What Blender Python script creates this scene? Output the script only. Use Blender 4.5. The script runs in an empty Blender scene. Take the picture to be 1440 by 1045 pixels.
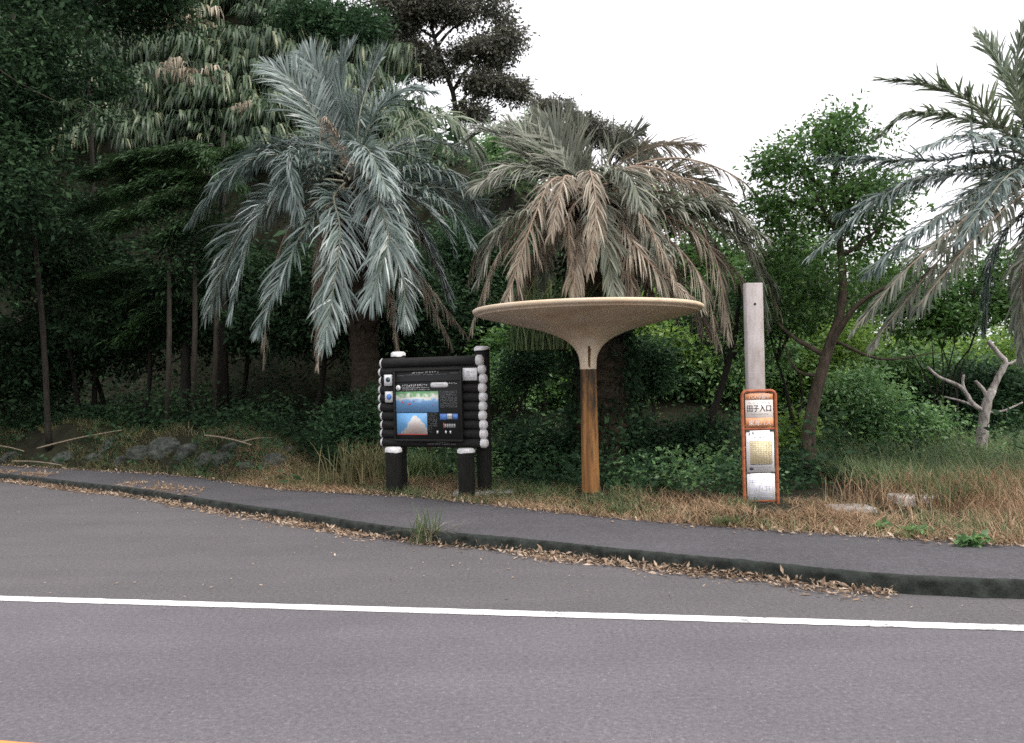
import bpy, math, random
import numpy as np
from mathutils import Matrix, Vector

random.seed(7)
RNG = np.random.default_rng(11)
R = math.radians
SC = bpy.context.scene
COL = SC.collection

# ------------------------------------------------------------------ camera
F_PX, CX, CY = 1260.0, 720.0, 522.5           # the photograph's pixels (1440 x 1045)
CAM_H = 1.6
CAM_M = Matrix.Translation((0, 0, CAM_H)) @ Matrix.Rotation(R(90.8), 4, 'X') @ Matrix.Rotation(R(-1.2), 4, 'Z')
cam = bpy.data.objects.new('camera', bpy.data.cameras.new('camera'))
COL.objects.link(cam)
cam.matrix_world = CAM_M
cam.data.sensor_width = 36.0
cam.data.lens = 36.0 * F_PX / 1440.0
cam.data.clip_end = 2000
SC.camera = cam

# ------------------------------------------------------------------ sky, sun, exposure
SUN_EL, SUN_AZ = R(54), R(124)                # azimuth from +Y (view direction) towards +X
world = bpy.data.worlds.new('World')
SC.world = world
world.use_nodes = True
nt = world.node_tree
bg = nt.nodes['Background']
sky = nt.nodes.new('ShaderNodeTexSky')
sky.sky_type = 'NISHITA'
sky.sun_disc = False
sky.sun_elevation = SUN_EL
sky.sun_rotation = SUN_AZ
sky.air_density = 1.6
sky.dust_density = 6.0
sky.ozone_density = 1.0
hs = nt.nodes.new('ShaderNodeHueSaturation')
hs.inputs['Saturation'].default_value = 0.22   # thin white overcast
nt.links.new(sky.outputs[0], hs.inputs['Color'])
cl = nt.nodes.new('ShaderNodeMix'); cl.data_type = 'RGBA'
cl.inputs[0].default_value = 0.7               # an even bright cloud sheet over the clear sky
cl.inputs[7].default_value = (4.6, 4.5, 4.7, 1)
nt.links.new(hs.outputs[0], cl.inputs[6])
nt.links.new(cl.outputs[2], bg.inputs[0])
bg.inputs[1].default_value = 0.14

sun_d = bpy.data.lights.new('sun', 'SUN')
sun_d.energy = 0.75
sun_d.angle = R(24)
sun_d.color = (1.0, 0.95, 0.88)
sun = bpy.data.objects.new('sun', sun_d)
COL.objects.link(sun)
sv = Vector((math.sin(SUN_AZ) * math.cos(SUN_EL), math.cos(SUN_AZ) * math.cos(SUN_EL), math.sin(SUN_EL)))
sun.rotation_euler = sv.to_track_quat('Z', 'Y').to_euler()
sun.location = sv * 60

vs = SC.view_settings
vs.view_transform = 'Standard'
vs.look = 'None'
vs.exposure = 1.5
vs.gamma = 1.0
vs.use_curve_mapping = False
SC.cycles.max_bounces = 6
SC.cycles.diffuse_bounces = 3
SC.cycles.transmission_bounces = 3
SC.cycles.filter_width = 1.6
SC.cycles.use_denoising = False             # leaves a fine film-like grain

# ------------------------------------------------------------------ helpers
RM = np.array(CAM_M.to_3x3())
def ray(px, py):
    d = RM @ np.array([(px - CX) / F_PX, -(py - CY) / F_PX, -1.0])
    return d / d[1]                            # per metre of depth (world Y)
def at(px, py, D):
    """point seen at a pixel, D metres down the road's cross direction"""
    return np.array([0, 0, CAM_H]) + ray(px, py) * D
def on(px, py, z=0.0):
    r = ray(px, py)
    return np.array([0, 0, CAM_H]) + r * ((z - CAM_H) / r[2])

def lin(r, g, b):
    f = lambda c: (c / 12.92 if c <= 0.04045 else ((c + 0.055) / 1.055) ** 2.4)
    return tuple(f(c / 255.0) for c in (r, g, b)) + (1.0,)

def mesh(name, V, faces, mats=None, smooth=False, midx=None):
    """V (n,3); faces: list of (m,k) int arrays, in order"""
    me = bpy.data.meshes.new(name)
    V = np.ascontiguousarray(V, dtype=np.float32)
    faces = [np.asarray(f, dtype=np.int32) for f in faces if len(f)]
    loops = np.concatenate([f.ravel() for f in faces])
    tot = np.concatenate([np.full(len(f), f.shape[1], np.int32) for f in faces])
    start = np.concatenate([[0], np.cumsum(tot)[:-1]]).astype(np.int32)
    me.vertices.add(len(V)); me.vertices.foreach_set('co', V.ravel())
    me.loops.add(len(loops)); me.loops.foreach_set('vertex_index', loops)
    me.polygons.add(len(tot)); me.polygons.foreach_set('loop_start', start); me.polygons.foreach_set('loop_total', tot)
    if smooth:
        me.polygons.foreach_set('use_smooth', np.ones(len(tot), bool))
    if mats:
        for m in (mats if isinstance(mats, (list, tuple)) else [mats]):
            me.materials.append(m)
    if midx is not None:
        me.polygons.foreach_set('material_index', np.asarray(midx, np.int32))
    me.update(calc_edges=True)
    return me

def link(name, data, parent=None, loc=None, rz=None):
    o = bpy.data.objects.new(name, data)
    COL.objects.link(o)
    if parent is not None:
        o.parent = parent
    if loc is not None:
        o.location = tuple(float(c) for c in loc)
    if rz is not None:
        o.rotation_euler = (0, 0, rz)
    return o

def tag(o, label=None, cat=None, group=None, kind=None):
    if label: o['label'] = label
    if cat: o['category'] = cat
    if group: o['group'] = group
    if kind: o['kind'] = kind
    return o

def thing(name, label, cat, loc=(0, 0, 0), rz=0.0, group=None):
    return tag(link(name, None, None, loc, rz), label, cat, group)

def copy_tree(src, label=None, parent=None):
    c = src.copy(); COL.objects.link(c); c.parent = parent
    if label: c['label'] = label
    for ch in src.children:
        copy_tree(ch, None, c)
    return c

class MB:
    """collects boxes, tubes, prisms into one mesh"""
    def __init__(s): s.v = []; s.f = []; s.n = 0
    def add(s, V, fs):
        V = np.asarray(V, float); s.v.append(V)
        for f in fs: s.f.append(np.asarray(f, np.int32) + s.n)
        s.n += len(V); return s
    def box(s, c, d, bev=0.0):
        x, y, z = [k / 2 for k in d]
        if bev <= 0:
            V = np.array([(sx * x, sy * y, sz * z) for sx in (-1, 1) for sy in (-1, 1) for sz in (-1, 1)]) + np.array(c)
            return s.add(V, [np.array([(0, 1, 3, 2), (4, 6, 7, 5), (0, 4, 5, 1), (2, 3, 7, 6), (0, 2, 6, 4), (1, 5, 7, 3)])])
        # bevelled upright edges and rims: stacked octagonal rings
        b = bev
        def ring(ix, z):
            hx, hy = x - ix, y - ix
            return [(hx, -hy + b, z), (hx, hy - b, z), (hx - b, hy, z), (-hx + b, hy, z), (-hx, hy - b, z), (-hx, -hy + b, z), (-hx + b, -hy, z), (hx - b, -hy, z)]
        V = np.array(ring(b * .7, -z) + ring(0, -z + b) + ring(0, z - b) + ring(b * .7, z)) + np.array(c)
        q = [(r * 8 + i, r * 8 + (i + 1) % 8, r * 8 + 8 + (i + 1) % 8, r * 8 + 8 + i) for r in range(3) for i in range(8)]
        return s.add(V, [np.array(q), np.array([[7, 6, 5, 4, 3, 2, 1, 0], [24 + i for i in range(8)]])])
    def tube(s, P, rad, seg=8, caps=True, jit=0.0, rng=None):
        V, fs = tube_arrays(P, rad, seg, caps, jit, rng)
        return s.add(V, fs)
    def build(s, name, mat, parent=None, smooth=False, loc=None, rz=None):
        groups = {}
        for f in s.f: groups.setdefault(f.shape[1], []).append(f)
        me = mesh(name, np.concatenate(s.v), [np.concatenate(g) for g in groups.values()], mat, smooth)
        return link(name, me, parent, loc, rz)

def tube_arrays(P, rad, seg=8, caps=True, jit=0.0, rng=None):
    P = np.asarray(P, float); n = len(P)
    rad = np.broadcast_to(np.asarray(rad, float), (n,))
    T = np.gradient(P, axis=0); T /= np.linalg.norm(T, axis=1)[:, None] + 1e-9
    a = np.array([1.0, 0, 0]) if abs(T[0][0]) < 0.8 else np.array([0, 1.0, 0])
    U = np.zeros_like(P)
    u = a - T[0] * (a @ T[0])
    for i in range(n):
        u = u - T[i] * (u @ T[i]); u /= np.linalg.norm(u) + 1e-9; U[i] = u
    W = np.cross(T, U)
    th = np.arange(seg) / seg * 2 * math.pi
    rr = rad[:, None] * np.ones(seg)
    if jit and rng is not None:
        rr = rr * (1 + rng.normal(0, jit, rr.shape))
    V = P[:, None] + (U[:, None] * np.cos(th)[None, :, None] + W[:, None] * np.sin(th)[None, :, None]) * rr[..., None]
    i = np.arange(n - 1)[:, None] * seg; j = np.arange(seg); k = (j + 1) % seg
    Q = np.stack([i + j, i + k, i + seg + k, i + seg + j], -1).reshape(-1, 4)
    fs = [Q]
    if caps:
        fs.append(np.array([list(range(seg))[::-1], [(n - 1) * seg + q for q in range(seg)]]))
    return V.reshape(-1, 3), fs

def catmull(P, n):
    P = np.asarray(P, float)
    Q = np.vstack([2 * P[0] - P[1], P, 2 * P[-1] - P[-2]])
    out = []
    for i in range(len(P) - 1):
        t = np.linspace(0, 1, 24, endpoint=False)[:, None]
        a, b, c, d = Q[i:i + 4]
        out.append(.5 * (2 * b + (c - a) * t + (2 * a - 5 * b + 4 * c - d) * t ** 2 + (3 * b - a - 3 * c + d) * t ** 3))
    out = np.vstack(out + [P[-1:]])
    L = np.concatenate([[0], np.cumsum(np.linalg.norm(np.diff(out, axis=0), axis=1))])
    s = np.linspace(0, L[-1], n)
    return np.stack([np.interp(s, L, out[:, k]) for k in range(3)], 1)

def lathe(profile, seg=48):
    p = np.asarray(profile, float); n = len(p)
    th = np.arange(seg) / seg * 2 * math.pi
    V = np.stack([p[:, 0:1] * np.cos(th), p[:, 0:1] * np.sin(th), np.repeat(p[:, 1:2], seg, 1)], -1).reshape(-1, 3)
    i = np.arange(n - 1)[:, None] * seg; j = np.arange(seg); k = (j + 1) % seg
    return V, [np.stack([i + j, i + k, i + seg + k, i + seg + j], -1).reshape(-1, 4)]

# ------------------------------------------------------------------ materials
MATS = {}
def new_mat(name):
    m = bpy.data.materials.new(name); m.use_nodes = True
    MATS[name] = m
    return m, m.node_tree.nodes, m.node_tree.links, m.node_tree.nodes['Principled BSDF']

def ramp(N, stops):
    r = N.new('ShaderNodeValToRGB')
    e = r.color_ramp.elements
    while len(e) > 1: e.remove(e[-1])
    e[0].position, e[0].color = stops[0][0], stops[0][1]
    for p, c in stops[1:]:
        q = e.new(p); q.color = c
    return r

def noise(N, L, scale, detail=4, rough=.6, stretch=None, coord='Object'):
    tc = N.new('ShaderNodeTexCoord')
    n = N.new('ShaderNodeTexNoise'); n.inputs['Scale'].default_value = scale
    n.inputs['Detail'].default_value = detail; n.inputs['Roughness'].default_value = rough
    if stretch:
        mp = N.new('ShaderNodeMapping'); mp.inputs['Scale'].default_value = stretch
        L.new(tc.outputs[coord], mp.inputs[0]); L.new(mp.outputs[0], n.inputs['Vector'])
    else:
        L.new(tc.outputs[coord], n.inputs['Vector'])
    return n

def c3(r, g, b): return (r, g, b, 1.0)

def mat_plain(name, col, rough=.6, spec=.3, var=.25, scale=6, bump=.0, bscale=40, stretch=None, metallic=0.0):
    m, N, L, B = new_mat(name)
    B.inputs['Roughness'].default_value = rough; B.inputs['Specular IOR Level'].default_value = spec
    B.inputs['Metallic'].default_value = metallic
    n = noise(N, L, scale, 6, .65, stretch)
    lo = tuple(c * (1 - var) for c in col[:3]) + (1,); hi = tuple(min(1, c * (1 + var)) for c in col[:3]) + (1,)
    r = ramp(N, [(.3, lo), (.7, hi)]); L.new(n.outputs[0], r.inputs[0]); L.new(r.outputs[0], B.inputs['Base Color'])
    if bump:
        n2 = noise(N, L, bscale, 5, .7, stretch)
        b = N.new('ShaderNodeBump'); b.inputs['Strength'].default_value = bump; b.inputs['Distance'].default_value = .02
        L.new(n2.outputs[0], b.inputs['Height']); L.new(b.outputs[0], B.inputs['Normal'])
    return m

def mat_leaf(name, stops, rough=.45, spec=.4, trans=.25, tcol=None):
    """colour varies from leaf to leaf (each leaf is an island) and gently from place to place"""
    m, N, L, B = new_mat(name)
    B.inputs['Roughness'].default_value = rough; B.inputs['Specular IOR Level'].default_value = spec
    g = N.new('ShaderNodeNewGeometry')
    n = noise(N, L, .9, 3, .6, None, 'Object')
    mx = N.new('ShaderNodeMath'); mx.operation = 'MULTIPLY_ADD'
    mx.inputs[1].default_value = .65
    sc = N.new('ShaderNodeMath'); sc.operation = 'MULTIPLY_ADD'; sc.inputs[1].default_value = 1.3; sc.inputs[2].default_value = -.45
    L.new(n.outputs[0], sc.inputs[0])
    L.new(g.outputs['Random Per Island'], mx.inputs[0]); L.new(sc.outputs[0], mx.inputs[2])
    r = ramp(N, stops); L.new(mx.outputs[0], r.inputs[0])
    L.new(r.outputs[0], B.inputs['Base Color'])
    if trans:
        t = N.new('ShaderNodeBsdfTranslucent')
        hs = N.new('ShaderNodeHueSaturation'); hs.inputs['Value'].default_value = 1.5; hs.inputs['Hue'].default_value = .485
        L.new(r.outputs[0], hs.inputs['Color']); L.new(hs.outputs[0], t.inputs['Color'])
        ms = N.new('ShaderNodeMixShader'); ms.inputs[0].default_value = trans
        L.new(B.outputs[0], ms.inputs[1]); L.new(t.outputs[0], ms.inputs[2])
        L.new(ms.outputs[0], N['Material Output'].inputs['Surface'])
    return m

def mat_asphalt(name, base, spec_amt=1.0, patch=.25, dark=None):
    m, N, L, B = new_mat(name)
    B.inputs['Roughness'].default_value = .85; B.inputs['Specular IOR Level'].default_value = .25
    big = noise(N, L, .35, 7, .68)
    fine = noise(N, L, 34, 6, .95)
    vor = N.new('ShaderNodeTexVoronoi'); vor.inputs['Scale'].default_value = 26
    tc = N.new('ShaderNodeTexCoord'); L.new(tc.outputs['Object'], vor.inputs['Vector'])
    r1 = ramp(N, [(.3, tuple(c * (1 - patch) for c in base) + (1,)), (.72, tuple(c * (1 + patch) for c in base) + (1,))])
    L.new(big.outputs[0], r1.inputs[0])
    r2 = ramp(N, [(.36, c3(.50, .50, .51)), (.47, c3(.94, .94, .94)), (.55, c3(1.08, 1.08, 1.08)), (.63, c3(1.8, 1.77, 1.74))])
    L.new(fine.outputs[0], r2.inputs[0])
    mm = N.new('ShaderNodeMix'); mm.data_type = 'RGBA'; mm.blend_type = 'MULTIPLY'; mm.inputs[0].default_value = 1.0
    L.new(r1.outputs[0], mm.inputs[6]); L.new(r2.outputs[0], mm.inputs[7])
    # scattered pale aggregate grains
    r3 = ramp(N, [(.0, c3(1, 1, 1)), (.07, c3(1, 1, 1)), (.12, c3(0, 0, 0))]); L.new(vor.outputs['Distance'], r3.inputs[0])
    gate = ramp(N, [(.86, c3(0, 0, 0)), (.9, c3(1, 1, 1))]); 
    sep = N.new('ShaderNodeSeparateColor'); L.new(vor.outputs['Color'], sep.inputs[0]); L.new(sep.outputs[0], gate.inputs[0])
    mu = N.new('ShaderNodeMath'); mu.operation = 'MULTIPLY'; L.new(r3.outputs[0], mu.inputs[0]); L.new(gate.outputs[0], mu.inputs[1])
    m2 = N.new('ShaderNodeMix'); m2.data_type = 'RGBA'
    L.new(mu.outputs[0], m2.inputs[0]); L.new(mm.outputs[2], m2.inputs[6]); m2.inputs[7].default_value = c3(.3, .28, .27)
    out = m2.outputs[2]
    # worn tyre bands and stains along the road
    st = noise(N, L, 1.0, 4, .6, (.25, 1.6, 1))
    r4 = ramp(N, [(.35, c3(.93, .93, .93)), (.6, c3(1.03, 1.03, 1.03))]); L.new(st.outputs[0], r4.inputs[0])
    m3 = N.new('ShaderNodeMix'); m3.data_type = 'RGBA'; m3.blend_type = 'MULTIPLY'; m3.inputs[0].default_value = 1
    L.new(out, m3.inputs[6]); L.new(r4.outputs[0], m3.inputs[7])
    L.new(m3.outputs[2], B.inputs['Base Color'])
    b = N.new('ShaderNodeBump'); b.inputs['Strength'].default_value = .35; b.inputs['Distance'].default_value = .006
    L.new(fine.outputs[0], b.inputs['Height']); L.new(b.outputs[0], B.inputs['Normal'])
    return m

M_ROAD = mat_asphalt('road_asphalt', (.110, .1025, .112), patch=.16)
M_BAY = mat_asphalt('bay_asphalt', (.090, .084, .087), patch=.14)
M_WALK = mat_asphalt('walk_asphalt', (.066, .063, .069), patch=.22)
def mat_paint(name, col, wear_at=.62):
    m, N, L, B = new_mat(name)
    B.inputs['Roughness'].default_value = .7
    n = noise(N, L, 30, 6, .75); n2 = noise(N, L, 2.2, 3, .6)
    ad = N.new('ShaderNodeMath'); ad.operation = 'MULTIPLY_ADD'; ad.inputs[1].default_value = .55
    L.new(n2.outputs[0], ad.inputs[0])
    h = N.new('ShaderNodeMath'); h.operation = 'MULTIPLY'; h.inputs[1].default_value = .5; L.new(n.outputs[0], h.inputs[0]); L.new(h.outputs[0], ad.inputs[2])
    r = ramp(N, [(wear_at, col), (wear_at + .08, c3(.16, .15, .15))]); L.new(ad.outputs[0], r.inputs[0]); L.new(r.outputs[0], B.inputs['Base Color'])
    return m
M_LINE = mat_paint('white_road_paint', c3(.74, .73, .71), .575)
M_ORANGE = mat_paint('orange_road_paint', c3(.62, .24, .06), .66)
M_KERB = mat_plain('mossy_kerb', c3(.024, .028, .024), .95, .2, .6, 9, .8, 30)
M_SOIL = mat_plain('forest_soil', c3(.017, .017, .010), .95, .1, .5, 1.5, .6, 8)
M_ROCK = mat_plain('bank_rock', c3(.045, .050, .043), .9, .2, .85, 3.5, 1.0, 12)
M_CONC = mat_plain('pale_concrete', c3(.5, .47, .44), .85, .25, .15, 7, .25, 50)
M_CONC2 = mat_plain('grey_concrete', c3(.28, .27, .26), .9, .2, .25, 7, .4, 40)

def mat_streak(name, stops, stretch, scale=1.0, rough=.75, bump=.15):
    m, N, L, B = new_mat(name)
    B.inputs['Roughness'].default_value = rough; B.inputs['Specular IOR Level'].default_value = .25
    n = noise(N, L, scale, 6, .65, stretch)
    r = ramp(N, stops); L.new(n.outputs[0], r.inputs[0]); L.new(r.outputs[0], B.inputs['Base Color'])
    n2 = noise(N, L, scale * 3, 5, .7, stretch)
    b = N.new('ShaderNodeBump'); b.inputs['Strength'].default_value = bump; b.inputs['Distance'].default_value = .01
    L.new(n2.outputs[0], b.inputs['Height']); L.new(b.outputs[0], B.inputs['Normal'])
    return m
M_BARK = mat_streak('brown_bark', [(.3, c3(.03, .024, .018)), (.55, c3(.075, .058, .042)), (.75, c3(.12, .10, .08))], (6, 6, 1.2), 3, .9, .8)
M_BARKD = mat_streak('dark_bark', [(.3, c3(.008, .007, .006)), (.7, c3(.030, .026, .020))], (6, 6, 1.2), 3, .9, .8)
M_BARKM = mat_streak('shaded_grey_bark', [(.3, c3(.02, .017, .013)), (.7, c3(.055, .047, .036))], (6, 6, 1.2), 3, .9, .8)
M_DEADWOOD = mat_streak('pale_deadwood', [(.3, c3(.10, .085, .075)), (.5, c3(.30, .27, .25)), (.75, c3(.48, .45, .43))], (4, 4, 1.2), 4, .85, .7)
M_CANE = mat_streak('dry_cane', [(.3, c3(.12, .095, .06)), (.7, c3(.27, .225, .165))], (3, 3, 3), 4, .8, .3)
M_LOG = mat_streak('black_stained_log', [(.3, c3(.006, .006, .0055)), (.7, c3(.019, .018, .017))], (2, 14, 14), 3, .8, .7)
M_POST = mat_streak('black_stained_post', [(.3, c3(.004, .004, .0035)), (.7, c3(.013, .013, .011))], (12, 12, 2), 3, .85, .7)
M_WHITE = mat_plain('white_log_paint', c3(.56, .55, .55), .7, .2, .35, 14, .4, 25)

M_PALM = mat_leaf('blue_green_frond', [(0, c3(0.044, 0.074, 0.061)), (.5, c3(0.111, 0.151, 0.135)), (.85, c3(0.247, 0.297, 0.280)), (1, c3(0.520, 0.581, 0.559))], .33, .65, .15)  # palest stop paints bright highlights onto a few leaflets
M_PALMG = mat_leaf('green_frond', [(0, c3(.055, .085, .05)), (.5, c3(.12, .16, .095)), (1, c3(.24, .27, .18))], .4, .5, .25)
M_PALMO = mat_leaf('greying_frond', [(0, c3(0.057, 0.071, 0.052)), (.5, c3(0.138, 0.155, 0.115)), (1, c3(0.310, 0.299, 0.247))], .5, .4, .2)
M_PALMD = mat_leaf('dead_frond', [(0, c3(0.088, 0.071, 0.051)), (.5, c3(0.236, 0.201, 0.155)), (1, c3(0.567, 0.510, 0.419))], .7, .25, .15)
M_RIB = mat_plain('frond_midrib', c3(.17, .175, .125), .5, .4, .25, 6)
M_RIBD = mat_plain('dead_midrib', c3(.26, .19, .14), .7, .3, .3, 6)
M_DARKLEAF = mat_leaf('shade_dark_leaf', [(0, c3(0.009, 0.020, 0.010)), (.6, c3(0.020, 0.043, 0.020)), (1, c3(0.043, 0.081, 0.035))], .75, .08, .15)  # shade of the wood put into a very low leaf colour
M_CEDAR = mat_leaf('cedar_leaf', [(0, c3(0.013, 0.031, 0.013)), (.5, c3(0.029, 0.068, 0.023)), (1, c3(0.055, 0.111, 0.034))], .6, .3, .2)
M_RIDGE = mat_leaf('ridge_leaf', [(0, c3(0.056, 0.061, 0.051)), (.6, c3(0.112, 0.115, 0.088)), (1, c3(0.192, 0.192, 0.136))], .5, .4, .2)  # raised and greyed: flare haze around the ridge put into the leaf colour
M_BROAD = mat_leaf('broadleaf', [(0, c3(0.019, 0.053, 0.015)), (.5, c3(0.053, 0.128, 0.032)), (1, c3(0.116, 0.222, 0.053))], .42, .45, .35)
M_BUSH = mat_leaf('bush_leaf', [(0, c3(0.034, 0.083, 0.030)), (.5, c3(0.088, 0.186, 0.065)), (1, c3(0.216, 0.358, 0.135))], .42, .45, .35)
M_BRIGHT = mat_leaf('bright_bush_leaf', [(0, c3(0.060, 0.120, 0.024)), (.5, c3(0.132, 0.240, 0.048)), (1, c3(0.264, 0.396, 0.090))], .42, .45, .45)  # brighter copy of the bush leaf, sunlit look put into its colour
M_UNDER = mat_leaf('shade_bush_leaf', [(0, c3(0.010, 0.025, 0.012)), (.5, c3(0.024, 0.058, 0.026)), (1, c3(0.054, 0.113, 0.048))], .6, .15, .25)  # darker copy of the bush leaf, shade put into its colour
M_BAMBOO = mat_leaf('bamboo_blade', [(0, c3(0.017, 0.036, 0.017)), (.5, c3(0.043, 0.078, 0.038)), (.85, c3(0.109, 0.148, 0.080)), (1, c3(0.319, 0.317, 0.189))], .45, .45, .25)
M_STRAW = mat_leaf('straw_blade', [(0, c3(.09, .078, .052)), (.5, c3(.22, .185, .13)), (1, c3(.48, .43, .34))], .6, .3, .25)
M_DRY = mat_leaf('dry_grass_blade', [(0, c3(.10, .062, .034)), (.5, c3(.265, .175, .10)), (1, c3(.50, .38, .25))], .7, .2, .25)
M_GRASS = mat_leaf('green_grass_blade', [(0, c3(.03, .055, .02)), (.5, c3(.085, .13, .05)), (1, c3(.2, .25, .12))], .5, .35, .35)
M_OLIVE = mat_leaf('olive_grass_blade', [(0, c3(.05, .06, .025)), (.5, c3(.12, .12, .055)), (1, c3(.26, .22, .12))], .6, .25, .3)
M_LITTER = mat_leaf('fallen_leaf', [(0, c3(.08, .052, .034)), (.5, c3(.26, .185, .125)), (1, c3(.52, .42, .33))], .75, .2, .1)
M_TRUNKP = mat_plain('palm_trunk_fibre', c3(.035, .028, .02), .95, .1, .5, 8, .9, 14, (1, 1, 2))

# ------------------------------------------------------------------ ground lines from the photograph
KERB_PX = [(97, 688), (194, 700), (334, 724), (428, 738), (544, 759), (744, 779), (919, 799), (1044, 812), (1113, 817), (1165, 828), (1287, 837), (1440, 844)]
BACK_PX = [(0, 655), (250, 669), (400, 690), (560, 698), (700, 712), (900, 734), (1060, 746), (1250, 758), (1440, 770)]
K = np.array([on(x, y, 0.0) for x, y in KERB_PX])
B_ = np.array([on(x, y, .135) for x, y in BACK_PX])
def extend(P, x0, x1):
    a, b = P[1] - P[0], P[-1] - P[-2]
    lo = P[0] + a / a[0] * (x0 - P[0][0]); hi = P[-1] + b / b[0] * .8 * 0 + np.array([x1 - P[-1][0], (b[1] / b[0]) * (x1 - P[-1][0]) * .35, 0])
    return np.vstack([lo, P, hi])
K = extend(K, -45, 40); B_ = extend(B_, -45, 40)
def smooth_line(P, n=260):
    x = np.linspace(P[0][0], P[-1][0], n) if False else np.concatenate([np.linspace(-45, -13, 20), np.linspace(-12.8, 8, 200), np.linspace(8.3, 40, 20)])
    y = np.interp(x, P[:, 0], P[:, 1])
    k = np.hanning(15); k /= k.sum()
    ys = np.convolve(np.pad(y, 7, mode='reflect', reflect_type='odd'), k, 'valid')
    return np.stack([x, ys], 1)
KL, BL = smooth_line(K), smooth_line(B_)
yK = lambda x: np.interp(x, KL[:, 0], KL[:, 1])
yB = lambda x: np.interp(x, BL[:, 0], BL[:, 1])
KH = .125

def sstep(a, b, t):
    t = np.clip((t - a) / (b - a), 0, 1); return t * t * (3 - 2 * t)
def wav(x, y):
    return (np.sin(x * .9 + 1.3 * np.sin(y * .5)) * np.cos(y * .8 + .7) + .5 * np.sin(x * 2.3 + y * 1.7) * np.cos(y * 2.1 - x))
def ground_h(x, y):
    x = np.asarray(x, float); y = np.asarray(y, float)
    t = y - yB(x)
    base = np.where(y > yK(x) + .35, .07, -.06)
    verge = .12 + .03 * wav(x * 2, y * 2) * sstep(.1, .8, t) + .06 * sstep(.2, 1.2, t)
    bank = sstep(.1, 1.5, t) * (.62 + .12 * wav(x * 1.7, y)) * (1 - sstep(-5.2, -2.6, x))
    top = np.interp(x, [-80, -30, -12, -7, -4, -2, 2, 7, 12, 17, 30, 60], [26, 24, 20, 15, 11.5, 9.6, 7.2, 4.2, .8, .3, .2, .2])
    far = sstep(40, 110, np.hypot(x, y)) * 3
    s0 = np.interp(x, [-2, 4, 9], [4.5, 7.5, 12])
    hill = top * sstep(s0, 19 + (s0 - 4.5) * .6, t) + wav(x * .4, y * .4) * .4 * sstep(s0, s0 + 4, t)
    return np.where(t > 0, verge + bank + hill, base) + 0 * far
def hit(px, py, d0=8, d1=70):
    """where a pixel's ray first meets the ground behind the pavement"""
    d = np.arange(d0, d1, .06); r = ray(px, py)
    P = np.array([0, 0, CAM_H]) + d[:, None] * r
    h = ground_h(P[:, 0], P[:, 1]); k = np.where(P[:, 2] < h)[0]
    return P[k[0]] if len(k) else None
def gz(x, y): return float(ground_h(x, y))

# ------------------------------------------------------------------ setting
def grid_mesh(xs, ys, fz):
    X, Y = np.meshgrid(xs, ys); V = np.stack([X, Y, fz(X, Y)], -1).reshape(-1, 3)
    nx = len(xs); i = np.arange(len(ys) - 1)[:, None] * nx; j = np.arange(nx - 1)
    Q = np.stack([i + j, i + j + 1, i + nx + j + 1, i + nx + j], -1).reshape(-1, 4)
    return V, [Q]
xs = np.concatenate([np.linspace(-600, -50, 12), np.linspace(-45, -13, 50), np.linspace(-12.8, 12, 150), np.linspace(12.5, 45, 50), np.linspace(50, 600, 12)])
ys = np.concatenate([np.linspace(-600, -20, 8), np.linspace(-15, 5, 10), np.linspace(5.2, 24, 150), np.linspace(24.5, 60, 70), np.linspace(65, 900, 14)])
V, fs = grid_mesh(xs, ys, ground_h)
tag(link('ground', mesh('ground', V, fs, M_SOIL, True)), kind='structure')

WL = [on(0, 842), on(1440, 884)]               # near-straight white line
dirw = (WL[1] - WL[0]); dirw /= np.linalg.norm(dirw); nrm = np.array([-dirw[1], dirw[0], 0])
wl_mid = (WL[0] + WL[1]) / 2
def strip(c, half, z, a=-60, b=60, n=160, wob=0.0):
    s = np.linspace(a, b, n); off = np.zeros(n)
    A = c + s[:, None] * dirw - nrm * half; Bq = c + s[:, None] * dirw + nrm * half
    if wob:
        A = A + nrm * RNG.normal(0, wob, (n, 1)); Bq = Bq + nrm * RNG.normal(0, wob, (n, 1))
    V = np.concatenate([A, Bq]); V[:, 2] = z
    i = np.arange(n - 1)
    return V, [np.stack([i, i + 1, i + 1 + n, i + n], 1)]
V, fs = strip(wl_mid - nrm * 4.5, 4.5, 0.0, -300, 300, 60)
road = tag(link('road', mesh('road', V, fs, M_ROAD)), kind='structure')
V, fs = strip(wl_mid, .07, .005, -60, 60, 1400, .003)
link('white_line', mesh('white_line', V, fs, M_LINE), road)
og = on(0, 1055)
V, fs = strip(wl_mid + nrm * float((og - wl_mid) @ nrm), .085, .005, -60, 60, 900, .003)
link('orange_line', mesh('orange_line', V, fs, M_ORANGE), road)
# lay-by asphalt between the white line and the kerb
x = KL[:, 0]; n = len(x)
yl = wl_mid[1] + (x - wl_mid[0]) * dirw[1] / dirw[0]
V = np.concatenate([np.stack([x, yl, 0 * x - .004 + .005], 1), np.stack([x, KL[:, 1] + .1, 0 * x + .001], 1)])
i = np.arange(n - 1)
tag(link('bus_bay', mesh('bus_bay', V, [np.stack([i, i + 1, i + 1 + n, i + n], 1)], M_BAY)), kind='structure')
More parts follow.
